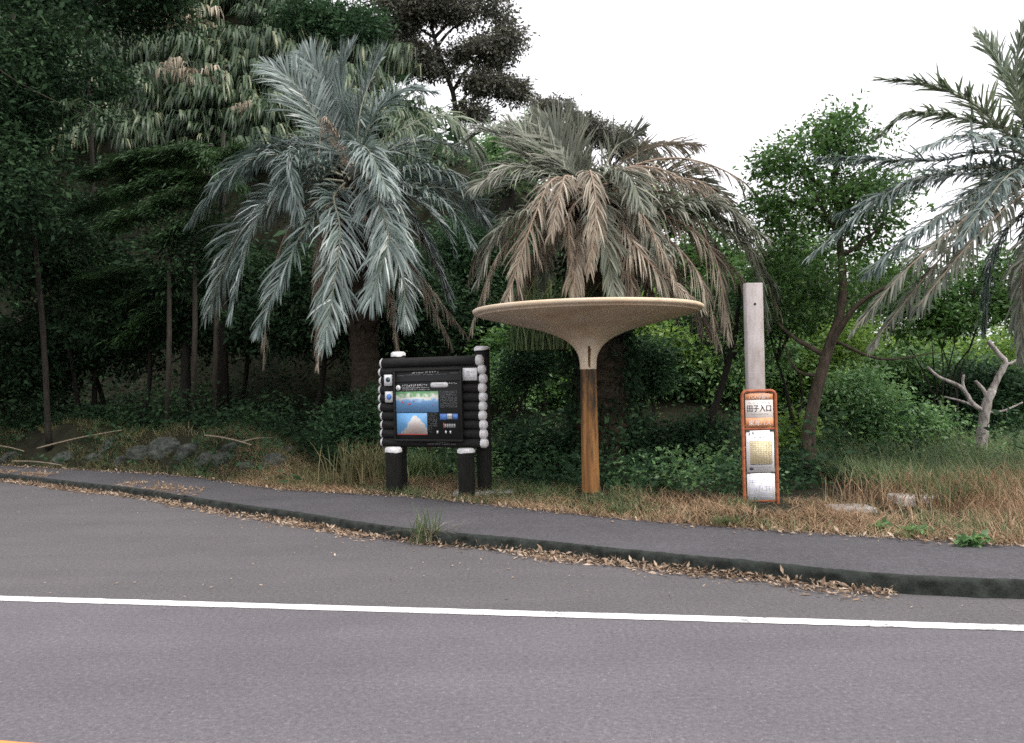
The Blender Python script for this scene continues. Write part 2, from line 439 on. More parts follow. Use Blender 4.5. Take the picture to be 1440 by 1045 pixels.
# kerb: a rounded asphalt dyke swept along the line
rowsx = np.concatenate([np.linspace(-45, -13, 20), np.linspace(-12.9, 9, 900), np.linspace(9.3, 40, 20)])
prof = [(-.008, -.03), (0, .03), (.006, .075), (.014, .105), (.032, .124), (.06, .130), (.09, .127), (.12, .06)]
jit = RNG.normal(0, .006, (len(rowsx), len(prof), 2)); k5 = np.ones(4) / 4
for a in range(len(prof)):
    for b in range(2): jit[:, a, b] = np.convolve(jit[:, a, b], k5, 'same')
V = np.zeros((len(rowsx), len(prof), 3)); ky = yK(rowsx)
for a, (dy, dz) in enumerate(prof):
    V[:, a, 0] = rowsx; V[:, a, 1] = ky + dy + jit[:, a, 0] * 2.6; V[:, a, 2] = dz + jit[:, a, 1] * (1.3 if a < 5 else .5)
npf = len(prof); i = np.arange(len(rowsx) - 1)[:, None] * npf; j = np.arange(npf - 1)
Q = np.stack([i + j, i + npf + j, i + npf + j + 1, i + j + 1], -1).reshape(-1, 4)
tag(link('kerb', mesh('kerb', V.reshape(-1, 3), [Q], M_KERB, True)), kind='structure')
# pavement
nr = 9; xx = KL[:, 0]; a0 = KL[:, 1] + .075; a1 = BL[:, 1] + .12
V = np.stack([np.stack([xx, a0 + (a1 - a0) * q / (nr - 1), np.full(n, .125) + .010 * (q / (nr - 1)) + .003 * wav(xx * 1.5, np.full(n, q * .9))], 1) for q in range(nr)])
i = np.arange(nr - 1)[:, None] * n; j = np.arange(n - 1)
tag(link('pavement', mesh('pavement', V.reshape(-1, 3), [np.stack([i + j, i + j + 1, i + n + j + 1, i + n + j], -1).reshape(-1, 4)], M_WALK, True)), kind='structure')

# ------------------------------------------------------------------ text helpers
def text_mesh(body, size, width=None):
    cu = bpy.data.curves.new('writing', 'FONT'); cu.body = body; cu.size = size
    cu.align_x = 'CENTER'; cu.align_y = 'CENTER'; cu.resolution_u = 3
    o = bpy.data.objects.new('writing', cu); COL.objects.link(o)
    dg = bpy.context.evaluated_depsgraph_get()
    me = bpy.data.meshes.new_from_object(o.evaluated_get(dg))
    bpy.data.objects.remove(o); bpy.data.curves.remove(cu)
    n = len(me.vertices); co = np.zeros(n * 3, np.float32); me.vertices.foreach_get('co', co); co = co.reshape(-1, 3)
    if n:
        c = (co.max(0) + co.min(0)) / 2; co -= c
        if width: co[:, 0] *= width / (co[:, 0].max() * 2 + 1e-6)
    co = np.stack([co[:, 0], 0 * co[:, 0], co[:, 1]], 1)
    me.vertices.foreach_set('co', np.ascontiguousarray(co, np.float32).ravel()); me.update()
    return me
def put_text(name, body, size, mat, parent, loc, width=None):
    me = text_mesh(body, size, width); me.name = name; me.materials.clear(); me.materials.append(mat)
    return link(name, me, parent, loc)
def glyph_rows(mb, x0, x1, z, h, y, rng, dens=.8, gap=.0):
    """rows of tiny unreadable printed strokes"""
    x = x0
    while x < x1 - h * .5:
        if rng.random() < dens:
            w = h * rng.uniform(.55, .85)
            for _ in range(3):
                if rng.random() < .55: mb.box((x + w / 2 + rng.uniform(-.05, .05) * h, y, z + rng.uniform(-.4, .4) * h), (w * rng.uniform(.5, 1), .0008, h * .16))
                else: mb.box((x + rng.uniform(.1, .9) * w, y, z + rng.uniform(-.1, .1) * h), (h * .16, .0008, h * rng.uniform(.5, .95)))
        x += h * (1 + gap)
    return mb

# ------------------------------------------------------------------ information board of black logs
bc = at(608, 600, 12.25); bz = .17
board = thing('information_board', 'black log information board with white painted log ends and a map panel', 'information board', (bc[0], bc[1], bz), R(-25))
zx = lambda v: (v - 414) * .002678
zz = lambda v: 2.4 - v * .002426 - bz
def log(name, L, r, mat, endmat, parent, axis='X', caps=(True, True), seg=14, rng=RNG, endlab='painted_end'):
    """a log of length L along its own axis from 0; its chamfered painted ends are sub-parts"""
    n = 9; s = np.linspace(0, L, n)
    P = np.stack([s, 0 * s, 0 * s], 1) if axis == 'X' else np.stack([0 * s, 0 * s, s], 1)
    o = MB().tube(P, r, seg, True, .006, rng).build(name, mat, parent, True)
    for e, on_ in enumerate(caps):
        if not on_: continue
        sg = -1 if e == 0 else 1; x0 = 0 if e == 0 else L
        rings = [(-.045 if e else -.012, 1.055), (.002, 1.055), (.026, .80), (.034, .55)]
        if axis == 'Z': rings = [(-.035, 1.07), (.008, 1.075), (.028, .82)]
        V = []
        for d, k in rings:
            for q in range(12):
                th = q / 12 * 2 * math.pi + .3; rr = r * k * (1 + abs(rng.normal(0, .025)))
                V.append((x0 + sg * d, rr * math.cos(th), rr * math.sin(th)) if axis == 'X' else (rr * math.cos(th), rr * math.sin(th), x0 + sg * d + (rng.normal(0, .012) if d < 0 else 0)))
        m = len(rings)
        q4 = [(a * 12 + i, a * 12 + (i + 1) % 12, a * 12 + 12 + (i + 1) % 12, a * 12 + 12 + i) for a in range(m - 1) for i in range(12)]
        link(endlab, mesh(endlab, np.array(V), [np.array(q4), np.array([[(m - 1) * 12 + i for i in range(12)]])], endmat), o)
    return o
for i in range(10):
    z = 1.925 - i * .1225 - bz
    rr = .063 if i else .07
    xl, xr = -.80 + RNG.normal(0, .008), .80 + RNG.normal(0, .008)
    if i == 0: xl += .03; xr -= .03
    o = log('log', xr - xl, rr, M_LOG, M_WHITE, board); o.location = (xl, 0, z)
for x, y, h, r in ((-.615, .145, 2.06 - bz, .095), (.71, .145, 2.09 - bz, .1)):
    o = log('tall_post', h + .25, r, M_POST, M_WHITE, board, 'Z', (False, True)); o.location = (x, y, -.25)
for x, y, h, r in ((-.53, -.16, .74 - bz, .11), (.60, -.16, .735 - bz, .11)):
    o = log('short_post', h + .25, r, M_POST, M_WHITE, board, 'Z', (False, True)); o.location = (x, y, -.25)
m_panel = mat_plain('black_panel', c3(.009, .010, .010), .5, .2, .15, 5)
m_frame = mat_plain('dark_frame', c3(.012, .012, .011), .6, .2, .2, 9)
px0, px1, pz0, pz1 = zx(214), zx(606), zz(640), zz(236)
pc = ((px0 + px1) / 2, -.086, (pz0 + pz1) / 2)
panel = MB().box(pc, (px1 - px0, .03, pz1 - pz0), .004).build('panel', m_panel, board)
fr = MB()
for c, d in (((pc[0], -.092, pz1 - .012), (px1 - px0 + .03, .05, .03)), ((pc[0], -.092, pz0 + .012), (px1 - px0 + .03, .05, .03)), ((px0 + .004, -.092, pc[2]), (.026, .049, pz1 - pz0 - .035)), ((px1 - .004, -.092, pc[2]), (.026, .049, pz1 - pz0 - .035)), ((pc[0], -.099, zz(303)), (px1 - px0 - .03, .03, .012))):
    fr.box(c, d, .003)
fr.build('panel_frame', m_frame, board)
YP = -.1035
def mat_map(name, coast):
    """printed map: blue sea, pale land, green hills, a few red marks"""
    m, N, L, B = new_mat(name)
    B.inputs['Roughness'].default_value = .4
    tc = N.new('ShaderNodeTexCoord'); sep = N.new('ShaderNodeSeparateXYZ'); L.new(tc.outputs['Generated'], sep.inputs[0])
    n = noise(N, L, 6 if coast == 'top' else 5, 5, .65, (1, 1, .6) if coast == 'top' else (1, 1, 1), 'Generated')
    ma = N.new('ShaderNodeMath'); ma.operation = 'MULTIPLY_ADD'
    L.new(n.outputs[0], ma.inputs[0])
    if coast == 'top':
        ma.inputs[1].default_value = .9; L.new(sep.outputs['Z'], ma.inputs[2])
        r = ramp(N, [(0, c3(.13, .30, .62)), (.80, c3(.17, .38, .70)), (1.0, c3(.2, .42, .72))])
        th = ramp(N, [(.96 / 2, c3(.16, .34, .60)), (1.05 / 2, c3(.27, .45, .66)), (1.09 / 2, c3(.60, .60, .56)), (1.22 / 2, c3(.52, .55, .48)), (1.32 / 2, c3(.13, .27, .12)), (1.5 / 2, c3(.05, .18, .08))])
        hv = N.new('ShaderNodeMath'); hv.operation = 'MULTIPLY'; hv.inputs[1].default_value = .5; L.new(ma.outputs[0], hv.inputs[0])
    else:
        # land as a triangle rising from the lower edge
        ax = N.new('ShaderNodeMath'); ax.operation = 'SUBTRACT'; L.new(sep.outputs['X'], ax.inputs[0]); ax.inputs[1].default_value = .62
        ab = N.new('ShaderNodeMath'); ab.operation = 'ABSOLUTE'; L.new(ax.outputs[0], ab.inputs[0])
        s2 = N.new('ShaderNodeMath'); s2.operation = 'MULTIPLY_ADD'; L.new(ab.outputs[0], s2.inputs[0]); s2.inputs[1].default_value = -1.9; s2.inputs[2].default_value = .95
        s3 = N.new('ShaderNodeMath'); s3.operation = 'SUBTRACT'; L.new(s2.outputs[0], s3.inputs[0]); L.new(sep.outputs['Z'], s3.inputs[1])
        ma.inputs[1].default_value = .9; L.new(s3.outputs[0], ma.inputs[2])
        hv = N.new('ShaderNodeMath'); hv.operation = 'ADD'; L.new(ma.outputs[0], hv.inputs[0]); hv.inputs[1].default_value = 0.0
        th = ramp(N, [(.42, c3(.14, .36, .64)), (.46, c3(.60, .58, .56)), (.7, c3(.55, .53, .50)), (.9, c3(.56, .47, .43))])
    L.new(hv.outputs[0], th.inputs[0])
    det = noise(N, L, 60, 3, .8, None, 'Generated')
    dr = ramp(N, [(.35, c3(.6, .6, .62)), (.55, c3(1, 1, 1)), (.75, c3(1.15, 1.12, 1.1))]); L.new(det.outputs[0], dr.inputs[0])
    mm = N.new('ShaderNodeMix'); mm.data_type = 'RGBA'; mm.blend_type = 'MULTIPLY'; mm.inputs[0].default_value = .8
    L.new(th.outputs[0], mm.inputs[6]); L.new(dr.outputs[0], mm.inputs[7]); L.new(mm.outputs[2], B.inputs['Base Color'])
    return m
def sheet(name, x0, x1, y0, y1, mat, y=YP, t=.003, parent=None):
    return MB().box(((zx(x0) + zx(x1)) / 2, y, (zz(y0) + zz(y1)) / 2), (zx(x1) - zx(x0), t, zz(y0) - zz(y1))).build(name, mat, parent or board)
sheet('coast_map', 224, 474, 360, 478, mat_map('coast_map_print', 'top'))
sheet('area_map', 227, 407, 482, 599, mat_map('area_map_print', 'low'))
m_red = mat_plain('red_print', c3(.5, .06, .05), .5, .3, .1)
m_wprint = mat_plain('white_print', c3(.68, .68, .68), .5, .3, .1)
m_gprint = mat_plain('grey_print', c3(.30, .31, .31), .5, .3, .15)
m_blue = mat_plain('blue_print', c3(.10, .22, .55), .5, .3, .3, 30)
m_green = mat_plain('green_print', c3(.10, .25, .10), .5, .3, .3, 30)
sheet('red_strip', 227, 407, 600, 604, m_red)
mk_ = MB()
for a, b in ((268, 425), (300, 432), (330, 415), (445, 438), (262, 420), (308, 430)):
    mk_.box((zx(a), YP - .003, zz(b)), (.016, .0015, .02))
mk_.build('map_marks', m_red, board)
g = MB(); rg = np.random.default_rng(5)
g.tube([(zx(239), YP + .004, zz(338)), (zx(239), YP - .004, zz(338))], [.036, .036], 20)
o = g.build('info_symbol', m_wprint, board)
put_text('info_letter', 'i', .075, m_panel, board, (zx(239), YP - .006, zz(338)))
pill = MB()
w0, w1, hz = zx(430), zx(532), .034
s = np.linspace(-math.pi / 2, math.pi / 2, 8)
ring = [(w1 - hz + hz * math.cos(a), hz * math.sin(a)) for a in s] + [(w0 + hz - hz * math.cos(a), -hz * math.sin(a)) for a in s]
zc = zz(326); nR = len(ring)
Vp = np.array([(a, YP - .002, zc + b) for a, b in ring] + [(a, YP + .002, zc + b) for a, b in ring])
pill.add(Vp, [np.array([list(range(nR))]), np.array([(i, i + nR, (i + 1) % nR + nR, (i + 1) % nR) for i in range(nR)])])
pill.build('title_pill', m_wprint, board)
glyph_rows(MB(), w0 + .03, w1 - .02, zc + .008, .02, YP - .0036, rg).build('pill_print', m_gprint, board)
t = MB()
glyph_rows(t, zx(262), zx(418), zz(326), .034, YP, rg, .92)
glyph_rows(t, zx(262), zx(425), zz(340), .018, YP, rg, .95)
glyph_rows(t, zx(262), zx(428), zz(351), .012, YP, rg, .9)
glyph_rows(t, zx(536), zx(580), zz(318), .018, YP, rg, .95)
t.build('title_print', m_wprint, board)
t = MB()
for k in range(11): glyph_rows(t, zx(484), zx(580), zz(363 + k * 8.6), .0125, YP, rg, .9)
for k in range(10): glyph_rows(t, zx(412), zx(468 if k < 7 else 436), zz(488 + k * 11), .012, YP, rg, .75)
t.build('small_print', m_gprint, board)
sheet('photo_print', 482, 520, 487, 520, m_blue); sheet('photo_print', 523, 552, 487, 503, m_wprint); sheet('photo_print', 555, 583, 487, 517, m_blue)
sheet('photo_print', 523, 552, 504, 517, m_gprint)
t = MB()
for k in range(5): t.box((zx(512 + k * 13), YP, zz(553)), (.026, .003, .05))
t.build('section_print', m_gprint, board)
MB().box((zx(503), YP, zz(553)), (.012, .003, .075)).build('section_arrow', m_red, board)
for a in (466, 514, 540): MB().box((zx(a), YP, zz(588)), (.022, .003, .034)).build('badge_print', m_wprint, board)
# heading strip on top
t = MB(); glyph_rows(t, zx(322), zx(398), zz(256), .022, YP, rg, 1.0, -.1)
glyph_rows(t, zx(408), zx(470), zz(252), .038, YP, rg, 1.0, .05)
t.box((zx(404), YP, zz(252)), (.005, .001, .045)); t.box((zx(475), YP, zz(252)), (.005, .001, .045))
t.build('heading_print', m_wprint, board)
t = MB(); glyph_rows(t, zx(285), zx(530), zz(267), .013, YP, rg, .95)
t.box((zx(255), YP, zz(270)), (.12, .001, .003)); t.box((zx(565), YP, zz(262)), (.12, .001, .003))
t.build('subheading_print', m_gprint, board)
t = MB(); glyph_rows(t, zx(450), zx(515), zz(644), .022, -.0665, rg, .8); glyph_rows(t, zx(400), zx(560), zz(656), .018, -.0665, rg, .97)
t.build('maker_print', m_gprint, board)
# little plaques on the logs
def plaque(x0, x1, y0, y1):
    return sheet('plaque', x0, x1, y0, y1, m_wprint, -.074, .012)
p = plaque(148, 196, 262, 325)
MB().tube([(zx(172), -.0795, zz(290)), (zx(172), -.0825, zz(290))], [.036, .036], 18).build('emblem', mat_plain('navy_print', c3(.03, .04, .10), .5, .3, .2), p)
MB().tube([(zx(177), -.082, zz(288)), (zx(177), -.0835, zz(288))], [.017, .017], 14).build('emblem_leaf', m_green, p)
glyph_rows(MB(), zx(153), zx(192), zz(314), .014, -.081, rg, 1).build('plaque_print', m_gprint, p)
p = plaque(152, 198, 358, 420)
MB().tube([(zx(176), -.0795, zz(389)), (zx(176), -.0825, zz(389))], [.042, .042], 18).build('emblem', m_blue, p)
p = plaque(610, 690, 237, 305)
t = MB()
for k in range(4): t.box((zx(642), -.0815, zz(255 + k * 7)), (.045, .001, .008))
glyph_rows(t, zx(655), zx(684), zz(262), .03, -.081, rg, 1, .1); glyph_rows(t, zx(620), zx(682), zz(288), .012, -.081, rg, 1)
t.build('plaque_print', m_gprint, p)

# ------------------------------------------------------------------ funnel-shaped bus shelter
sc_ = at(829, 600, 11.5); sz = .14
shelter = thing('bus_shelter', 'funnel shaped concrete bus shelter canopy on a rust streaked round post', 'bus shelter', (sc_[0], sc_[1], sz))
def mat_canopy():
    m, N, L, B = new_mat('canopy_concrete')
    B.inputs['Roughness'].default_value = .8; B.inputs['Specular IOR Level'].default_value = .25
    n = noise(N, L, 3.2, 6, .65); n2 = noise(N, L, 1.3, 3, .6)
    r = ramp(N, [(.3, c3(.53, .42, .31)), (.5, c3(.64, .535, .41)), (.72, c3(.70, .61, .49))]); L.new(n.outputs[0], r.inputs[0])
    r2 = ramp(N, [(.35, c3(1, .93, .84)), (.62, c3(1, 1, 1))]); L.new(n2.outputs[0], r2.inputs[0])
    mm = N.new('ShaderNodeMix'); mm.data_type = 'RGBA'; mm.blend_type = 'MULTIPLY'; mm.inputs[0].default_value = 1
    L.new(r.outputs[0], mm.inputs[6]); L.new(r2.outputs[0], mm.inputs[7])
    f = noise(N, L, 120, 3, .7); rf = ramp(N, [(.35, c3(.94, .94, .94)), (.65, c3(1.03, 1.03, 1.03))]); L.new(f.outputs[0], rf.inputs[0])
    m2 = N.new('ShaderNodeMix'); m2.data_type = 'RGBA'; m2.blend_type = 'MULTIPLY'; m2.inputs[0].default_value = 1
    L.new(mm.outputs[2], m2.inputs[6]); L.new(rf.outputs[0], m2.inputs[7]); L.new(m2.outputs[2], B.inputs['Base Color'])
    b = N.new('ShaderNodeBump'); b.inputs['Strength'].default_value = .25; b.inputs['Distance'].default_value = .01
    L.new(f.outputs[0], b.inputs['Height']); L.new(b.outputs[0], B.inputs['Normal'])
    return m
under = [(.105, 1.77), (.109, 1.86), (.125, 1.95), (.175, 2.045), (.235, 2.105), (.32, 2.165), (.55, 2.262), (.9, 2.352), (1.2, 2.42), (1.40, 2.468)]
rim = [(1.405, 2.472), (1.412, 2.492), (1.452, 2.497), (1.468, 2.512), (1.472, 2.54), (1.452, 2.552), (1.40, 2.548), (1.0, 2.50), (.5, 2.44), (.02, 2.42)]
uu = catmull([(a, b, 0) for a, b in under], 40)[:, :2]
m_can = mat_canopy()
V, fs = lathe([(a, b - sz) for a, b in uu], 96)
canopy = link('canopy', mesh('canopy', V, fs, m_can, True), shelter)
V, fs = lathe([(uu[-1][0], uu[-1][1] - sz)] + [(a, b - sz) for a, b in rim], 96)
link('rim', mesh('rim', V, fs, m_can, False), canopy)
def mat_rust_post():
    m, N, L, B = new_mat('rust_streaked_post')
    B.inputs['Roughness'].default_value = .7; B.inputs['Specular IOR Level'].default_value = .3
    n = noise(N, L, 2.2, 6, .6, (9, 9, .55)); n2 = noise(N, L, 2.0, 4, .6, (7, 7, 1.4))
    r = ramp(N, [(.32, c3(.11, .05, .018)), (.5, c3(.22, .10, .032)), (.66, c3(.31, .155, .05)), (.8, c3(.30, .22, .12))]); L.new(n.outputs[0], r.inputs[0])
    tc = N.new('ShaderNodeTexCoord'); sp = N.new('ShaderNodeSeparateXYZ'); L.new(tc.outputs['Object'], sp.inputs[0])
    # near-black streaks that thicken towards the neck
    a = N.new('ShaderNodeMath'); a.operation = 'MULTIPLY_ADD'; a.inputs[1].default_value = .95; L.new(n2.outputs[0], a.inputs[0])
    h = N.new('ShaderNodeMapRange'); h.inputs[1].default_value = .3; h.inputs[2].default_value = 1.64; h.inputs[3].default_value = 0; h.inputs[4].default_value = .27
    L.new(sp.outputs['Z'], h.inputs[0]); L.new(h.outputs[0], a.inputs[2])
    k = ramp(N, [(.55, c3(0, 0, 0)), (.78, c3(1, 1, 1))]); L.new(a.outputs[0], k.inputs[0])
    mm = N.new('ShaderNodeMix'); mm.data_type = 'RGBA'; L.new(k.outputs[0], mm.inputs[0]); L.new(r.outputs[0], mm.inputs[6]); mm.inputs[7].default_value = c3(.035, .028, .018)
    L.new(mm.outputs[2], B.inputs['Base Color'])
    return m
V, fs = lathe([(.118, -.15), (.118, .0), (.112, .5), (.108, 1.2), (.1035, 1.633)], 20)
link('post', mesh('post', V, fs, mat_rust_post(), True), shelter)
def neck_strip(name, th0, th1, z0, z1, proud, mat):
    zs = np.linspace(z0, z1, 12); rr = np.interp(zs, uu[:, 1], uu[:, 0]) + proud
    V = []
    for th in (th0, th1):
        for z, r in zip(zs, rr): V.append((r * math.cos(th), r * math.sin(th), z - sz))
    i = np.arange(11)
    return link(name, mesh(name, np.array(V), [np.stack([i, i + 12, i + 13, i + 1], 1)], mat), shelter)
A0 = R(-90 + math.degrees(-sc_[0] / sc_[1]) * 0)
neck_strip('drain_slot', A0 - .06, A0 + .06, 1.80, 2.06, .003, mat_plain('slot_dark', c3(.03, .02, .014), .9, .1, .3))
neck_strip('rust_streak', A0 + .065, A0 + .19, 1.785, 2.03, .002, mat_plain('rust', c3(.24, .12, .04), .8, .2, .4, 14))

# ------------------------------------------------------------------ bus stop sign
qs = at(1068, 600, 10.1); qz = .15
stop = thing('bus_stop_sign', 'bus stop sign with rusty orange frame and timetable on a tall concrete post', 'bus stop sign', (qs[0], qs[1], qz), R(3))
zs_ = lambda y: 1.6 - (y - 533) / 124.7 - qz
def mat_post():
    m, N, L, B = new_mat('stained_concrete_post')
    B.inputs['Roughness'].default_value = .85
    n = noise(N, L, 5, 6, .7, (1.6, 1.6, .6)); r = ramp(N, [(.3, c3(.24, .205, .185)), (.5, c3(.33, .30, .295)), (.75, c3(.40, .37, .37))]); L.new(n.outputs[0], r.inputs[0])
    f = noise(N, L, 60, 4, .75); rf = ramp(N, [(.33, c3(.72, .66, .6)), (.5, c3(1, 1, 1))]); L.new(f.outputs[0], rf.inputs[0])
    mm = N.new('ShaderNodeMix'); mm.data_type = 'RGBA'; mm.blend_type = 'MULTIPLY'; mm.inputs[0].default_value = 1
    L.new(r.outputs[0], mm.inputs[6]); L.new(rf.outputs[0], mm.inputs[7]); L.new(mm.outputs[2], B.inputs['Base Color'])
    return m
ph = zs_(397)
post = MB().box((0, .11, (ph - .3) / 2), (.195, .12, ph + .3), .008).build('post', mat_post(), stop)
MB().tube([(.0, .052, zs_(427)), (.0, .046, zs_(427))], [.014, .014], 12).build('bolt_hole', mat_plain('hole_dark', c3(.02, .018, .016), .9, .1, .1), post)
m_rustf = mat_plain('rusty_orange_paint', c3(.30, .085, .035), .6, .35, .45, 16, .3, 40)
W, ztop, zbot = .19, zs_(550), zs_(705)
cr = .055
arc = [(-W + cr - cr * math.cos(a), ztop - cr + cr * math.sin(a)) for a in np.linspace(0, math.pi / 2, 7)]
arc += [(W - cr + cr * math.sin(a), ztop - cr + cr * math.cos(a)) for a in np.linspace(0, math.pi / 2, 7)]
path = [(-W, -.05)] + [(-W, zbot)] + arc + [(W, zbot), (W, -.05)]
MB().tube([(a, 0, b) for a, b in path], .019, 10).build('frame', m_rustf, stop, True)
for y in (603, 704):
    MB().box((0, .004, zs_(y)), (2 * W - .03, .022, .024), .003).build('cross_bar', m_rustf, stop)
m_steel = mat_plain('dark_clip', c3(.035, .03, .028), .5, .4, .2)
for y in (553, 606, 664.5):
    for sx in (-1, 1): MB().box((sx * (W - .045), -.008, zs_(y)), (.06, .01, .016), .002).build('clip', m_steel, stop)
m_board = mat_plain('faded_white_board', c3(.66, .61, .57), .55, .35, .1, 8)
m_paper = mat_plain('white_paper', c3(.72, .71, .72), .6, .3, .06, 8)
m_oband = mat_plain('faded_orange_band', c3(.60, .27, .13), .6, .3, .25, 12)
m_ink = mat_plain('dark_ink', c3(.03, .03, .045), .6, .3, .1)
m_ink2 = mat_plain('faded_ink', c3(.25, .24, .27), .6, .3, .1)
m_yel = mat_plain('yellow_table', c3(.66, .57, .36), .6, .3, .08, 12)
m_bink = mat_plain('blue_ink', c3(.35, .42, .58), .6, .3, .2)
hw = .158
def plate(name, y0, y1, mat, y=-.004, w=hw, t=.008, parent=stop, x=0):
    return MB().box((x, y, (zs_(y0) + zs_(y1)) / 2), (2 * w, t, zs_(y0) - zs_(y1)), 0).build(name, mat, parent)
np_ = plate('name_plate', 553.5, 600.5, m_board)
plate('band', 553.5, 562, m_oband, -.0095, hw, .003, np_); plate('band', 588, 600.5, m_oband, -.0095, hw, .003, np_)
put_text('band_writing', 'バス停留所', .06, m_board, np_, (.0, -.0125, zs_(557.8)), .235)
put_text('band_writing', '東海バス', .075, m_board, np_, (.0, -.0125, zs_(594)), .25)
put_text('stop_name', '田子入口', .085, m_ink, np_, (-.003, -.0095, zs_(574.5)), .272)
put_text('stop_name', '田子入口', .085, m_ink, np_, (.001, -.0092, zs_(574.3)), .272)
put_text('reading', 'た ご いりぐち', .026, m_ink2, np_, (.0, -.0095, zs_(566.6)), .25)
put_text('romaji', 'TAGO IRIGUCHI', .026, m_ink2, np_, (.0, -.0095, zs_(582.6)), .2)
tt = plate('timetable', 605.5, 664, m_paper)
plate('table_field', 620, 652, m_yel, -.0095, .125, .003, tt, .008)
g = MB()
for k in range(12): g.box((.008, -.0118, zs_(620 + k * 2.9)), (.25, .001, .0022))
for k in range(9): g.box((.008 - .125 + k * .03125, -.0118, zs_(636)), (.0018, .001, .256))
g.build('table_lines', mat_plain('table_ink', c3(.34, .29, .2), .6, .3, .1), tt)
g = MB()
for k in range(9): glyph_rows(g, -.105, .13, zs_(624.2 + k * 3.0), .011, -.0122, rg, .45, .6)
glyph_rows(g, -.07, .09, zs_(614.5), .018, -.0095, rg, .9); glyph_rows(g, -.03, .05, zs_(617.8), .012, -.0095, rg, .9)
for k in range(8): glyph_rows(g, -.145, -.128, zs_(618 + k * 4.4), .013, -.0095, rg, .7)
glyph_rows(g, -.075, .13, zs_(657), .014, -.0095, rg, .9); glyph_rows(g, -.075, .13, zs_(660), .012, -.0095, rg, .9)
g.build('table_print', m_ink2, tt)
g = MB(); glyph_rows(g, -.13, -.11, zs_(610), .034, -.0095, rg, 1); glyph_rows(g, -.085, -.06, zs_(608.5), .034, -.0095, rg, 1)
g.box((-.105, -.0095, zs_(658.8)), (.042, .001, .032)); g.box((.005, -.0095, zs_(652.8)), (.25, .001, .006)); g.build('bold_print', m_ink, tt)
nm = plate('route_map', 665.5, 703, m_paper)
g = MB(); rr = np.random.default_rng(3)
for k in range(26):
    x0, z0 = rr.uniform(-.115, .1), zs_(rr.uniform(671, 694))
    if rr.random() < .5: g.box((x0, -.0092, z0), (rr.uniform(.03, .09), .001, .003))
    else: g.box((x0, -.0092, z0), (.003, .001, rr.uniform(.02, .07)))
for k in range(7): glyph_rows(g, -.125, .125, zs_(672 + k * 3.6), .011, -.0092, rr, .35, .8)
for a, b, c, d in ((0, 668.5, .27, .002), (0, 698.5, .27, .002), (-.135, 683.5, .002, .24), (.135, 683.5, .002, .24)): g.box((a, -.0092, zs_(b)), (c, .001, d))
g.build('map_print', m_bink, nm)

# ------------------------------------------------------------------ slabs
def slab(label, px0, px1, py, depth, h, mat, z=.14, rz=0.0):
    a, b = on(px0, py, z), on(px1, py, z); c = (a + b) / 2
    L = abs(b[0] - a[0])
    o = MB().box((0, depth / 2, h / 2 - .1), (L, depth, h + .2), .012).build('concrete_slab', mat, None, False, (c[0], c[1], z), rz)
    return tag(o, label, 'slab')
slab('thin grey concrete slab lying at the foot of the log board', 636, 722, 696, .35, .035, M_CONC2, .15, R(-8))
slab('pale pinkish concrete block in the dry grass at the right', 1266, 1345, 712, .4, .10, M_CONC, .16)
slab('low grey concrete slab in the grass right of the bus stop sign', 1172, 1236, 722, .4, .05, M_CONC2, .16)

# ------------------------------------------------------------------ leaf and blade generators
def leaf_arrays(C, size, rng, aspect=.42, flat=.55, droop=.25, out=None, outw=.5):
    n = len(C)
    d = rng.normal(0, 1, (n, 3)); d[:, 2] *= .45
    if out is not None: d = d / np.linalg.norm(d, axis=1)[:, None] * (1 - outw) + out * outw
    d[:, 2] -= droop * rng.random(n)
    d /= np.linalg.norm(d, axis=1)[:, None] + 1e-9
    up = rng.normal(0, 1 - flat, (n, 3)) + np.array([0, 0, flat])
    s = np.cross(d, up); s /= np.linalg.norm(s, axis=1)[:, None] + 1e-9
    nn = np.cross(s, d)
    L = (size * np.clip(rng.lognormal(-.08, .38, n), .35, 2.0))[:, None]; W = L * aspect * .5
    a = C; b = C + d * L * .45 + s * W + nn * L * .06; c = C + d * L; e = C + d * L * .45 - s * W + nn * L * .06
    V = np.stack([a, b, c, e], 1).reshape(-1, 3)
    i = np.arange(n)[:, None] * 4
    return V, [np.concatenate([i + [0, 1, 2], i + [0, 2, 3]], 0)]
def blade_arrays(P, H, W, lean, rng, seg=3, curl=1.0, az=None):
    """grass blades from points P that bend over as they rise; lean = horizontal reach / height"""
    n = len(P)
    H = np.broadcast_to(H, (n,)); W = np.broadcast_to(W, (n,)); lean = np.broadcast_to(lean, (n,))
    th = rng.uniform(0, 2 * math.pi, n) if az is None else az
    dh = np.stack([np.cos(th), np.sin(th), 0 * th], 1)
    sd = np.stack([-np.sin(th + rng.normal(0, .6, n)), np.cos(th), 0 * th], 1)
    V = []
    for k in range(seg + 1):
        u = k / seg
        c = P + dh * (lean * H * u ** 1.7)[:, None] + np.array([0, 0, 1.0]) * (H * (u - curl * .45 * np.minimum(lean, 1.4) * u ** 2.5))[:, None]
        w = (W * (1 - u) ** .6 * .5)[:, None]
        if k < seg: V += [c - sd * w, c + sd * w]
        else: V += [c]
    m = 2 * seg + 1
    V = np.stack(V, 1).reshape(-1, 3); i = np.arange(n)[:, None] * m
    Q = np.concatenate([i + [2 * k, 2 * k + 1, 2 * k + 3, 2 * k + 2] for k in range(seg - 1)], 0) if seg > 1 else np.zeros((0, 4), int)
    T = i + [2 * seg - 2, 2 * seg - 1, 2 * seg]
    return V, [Q, T]

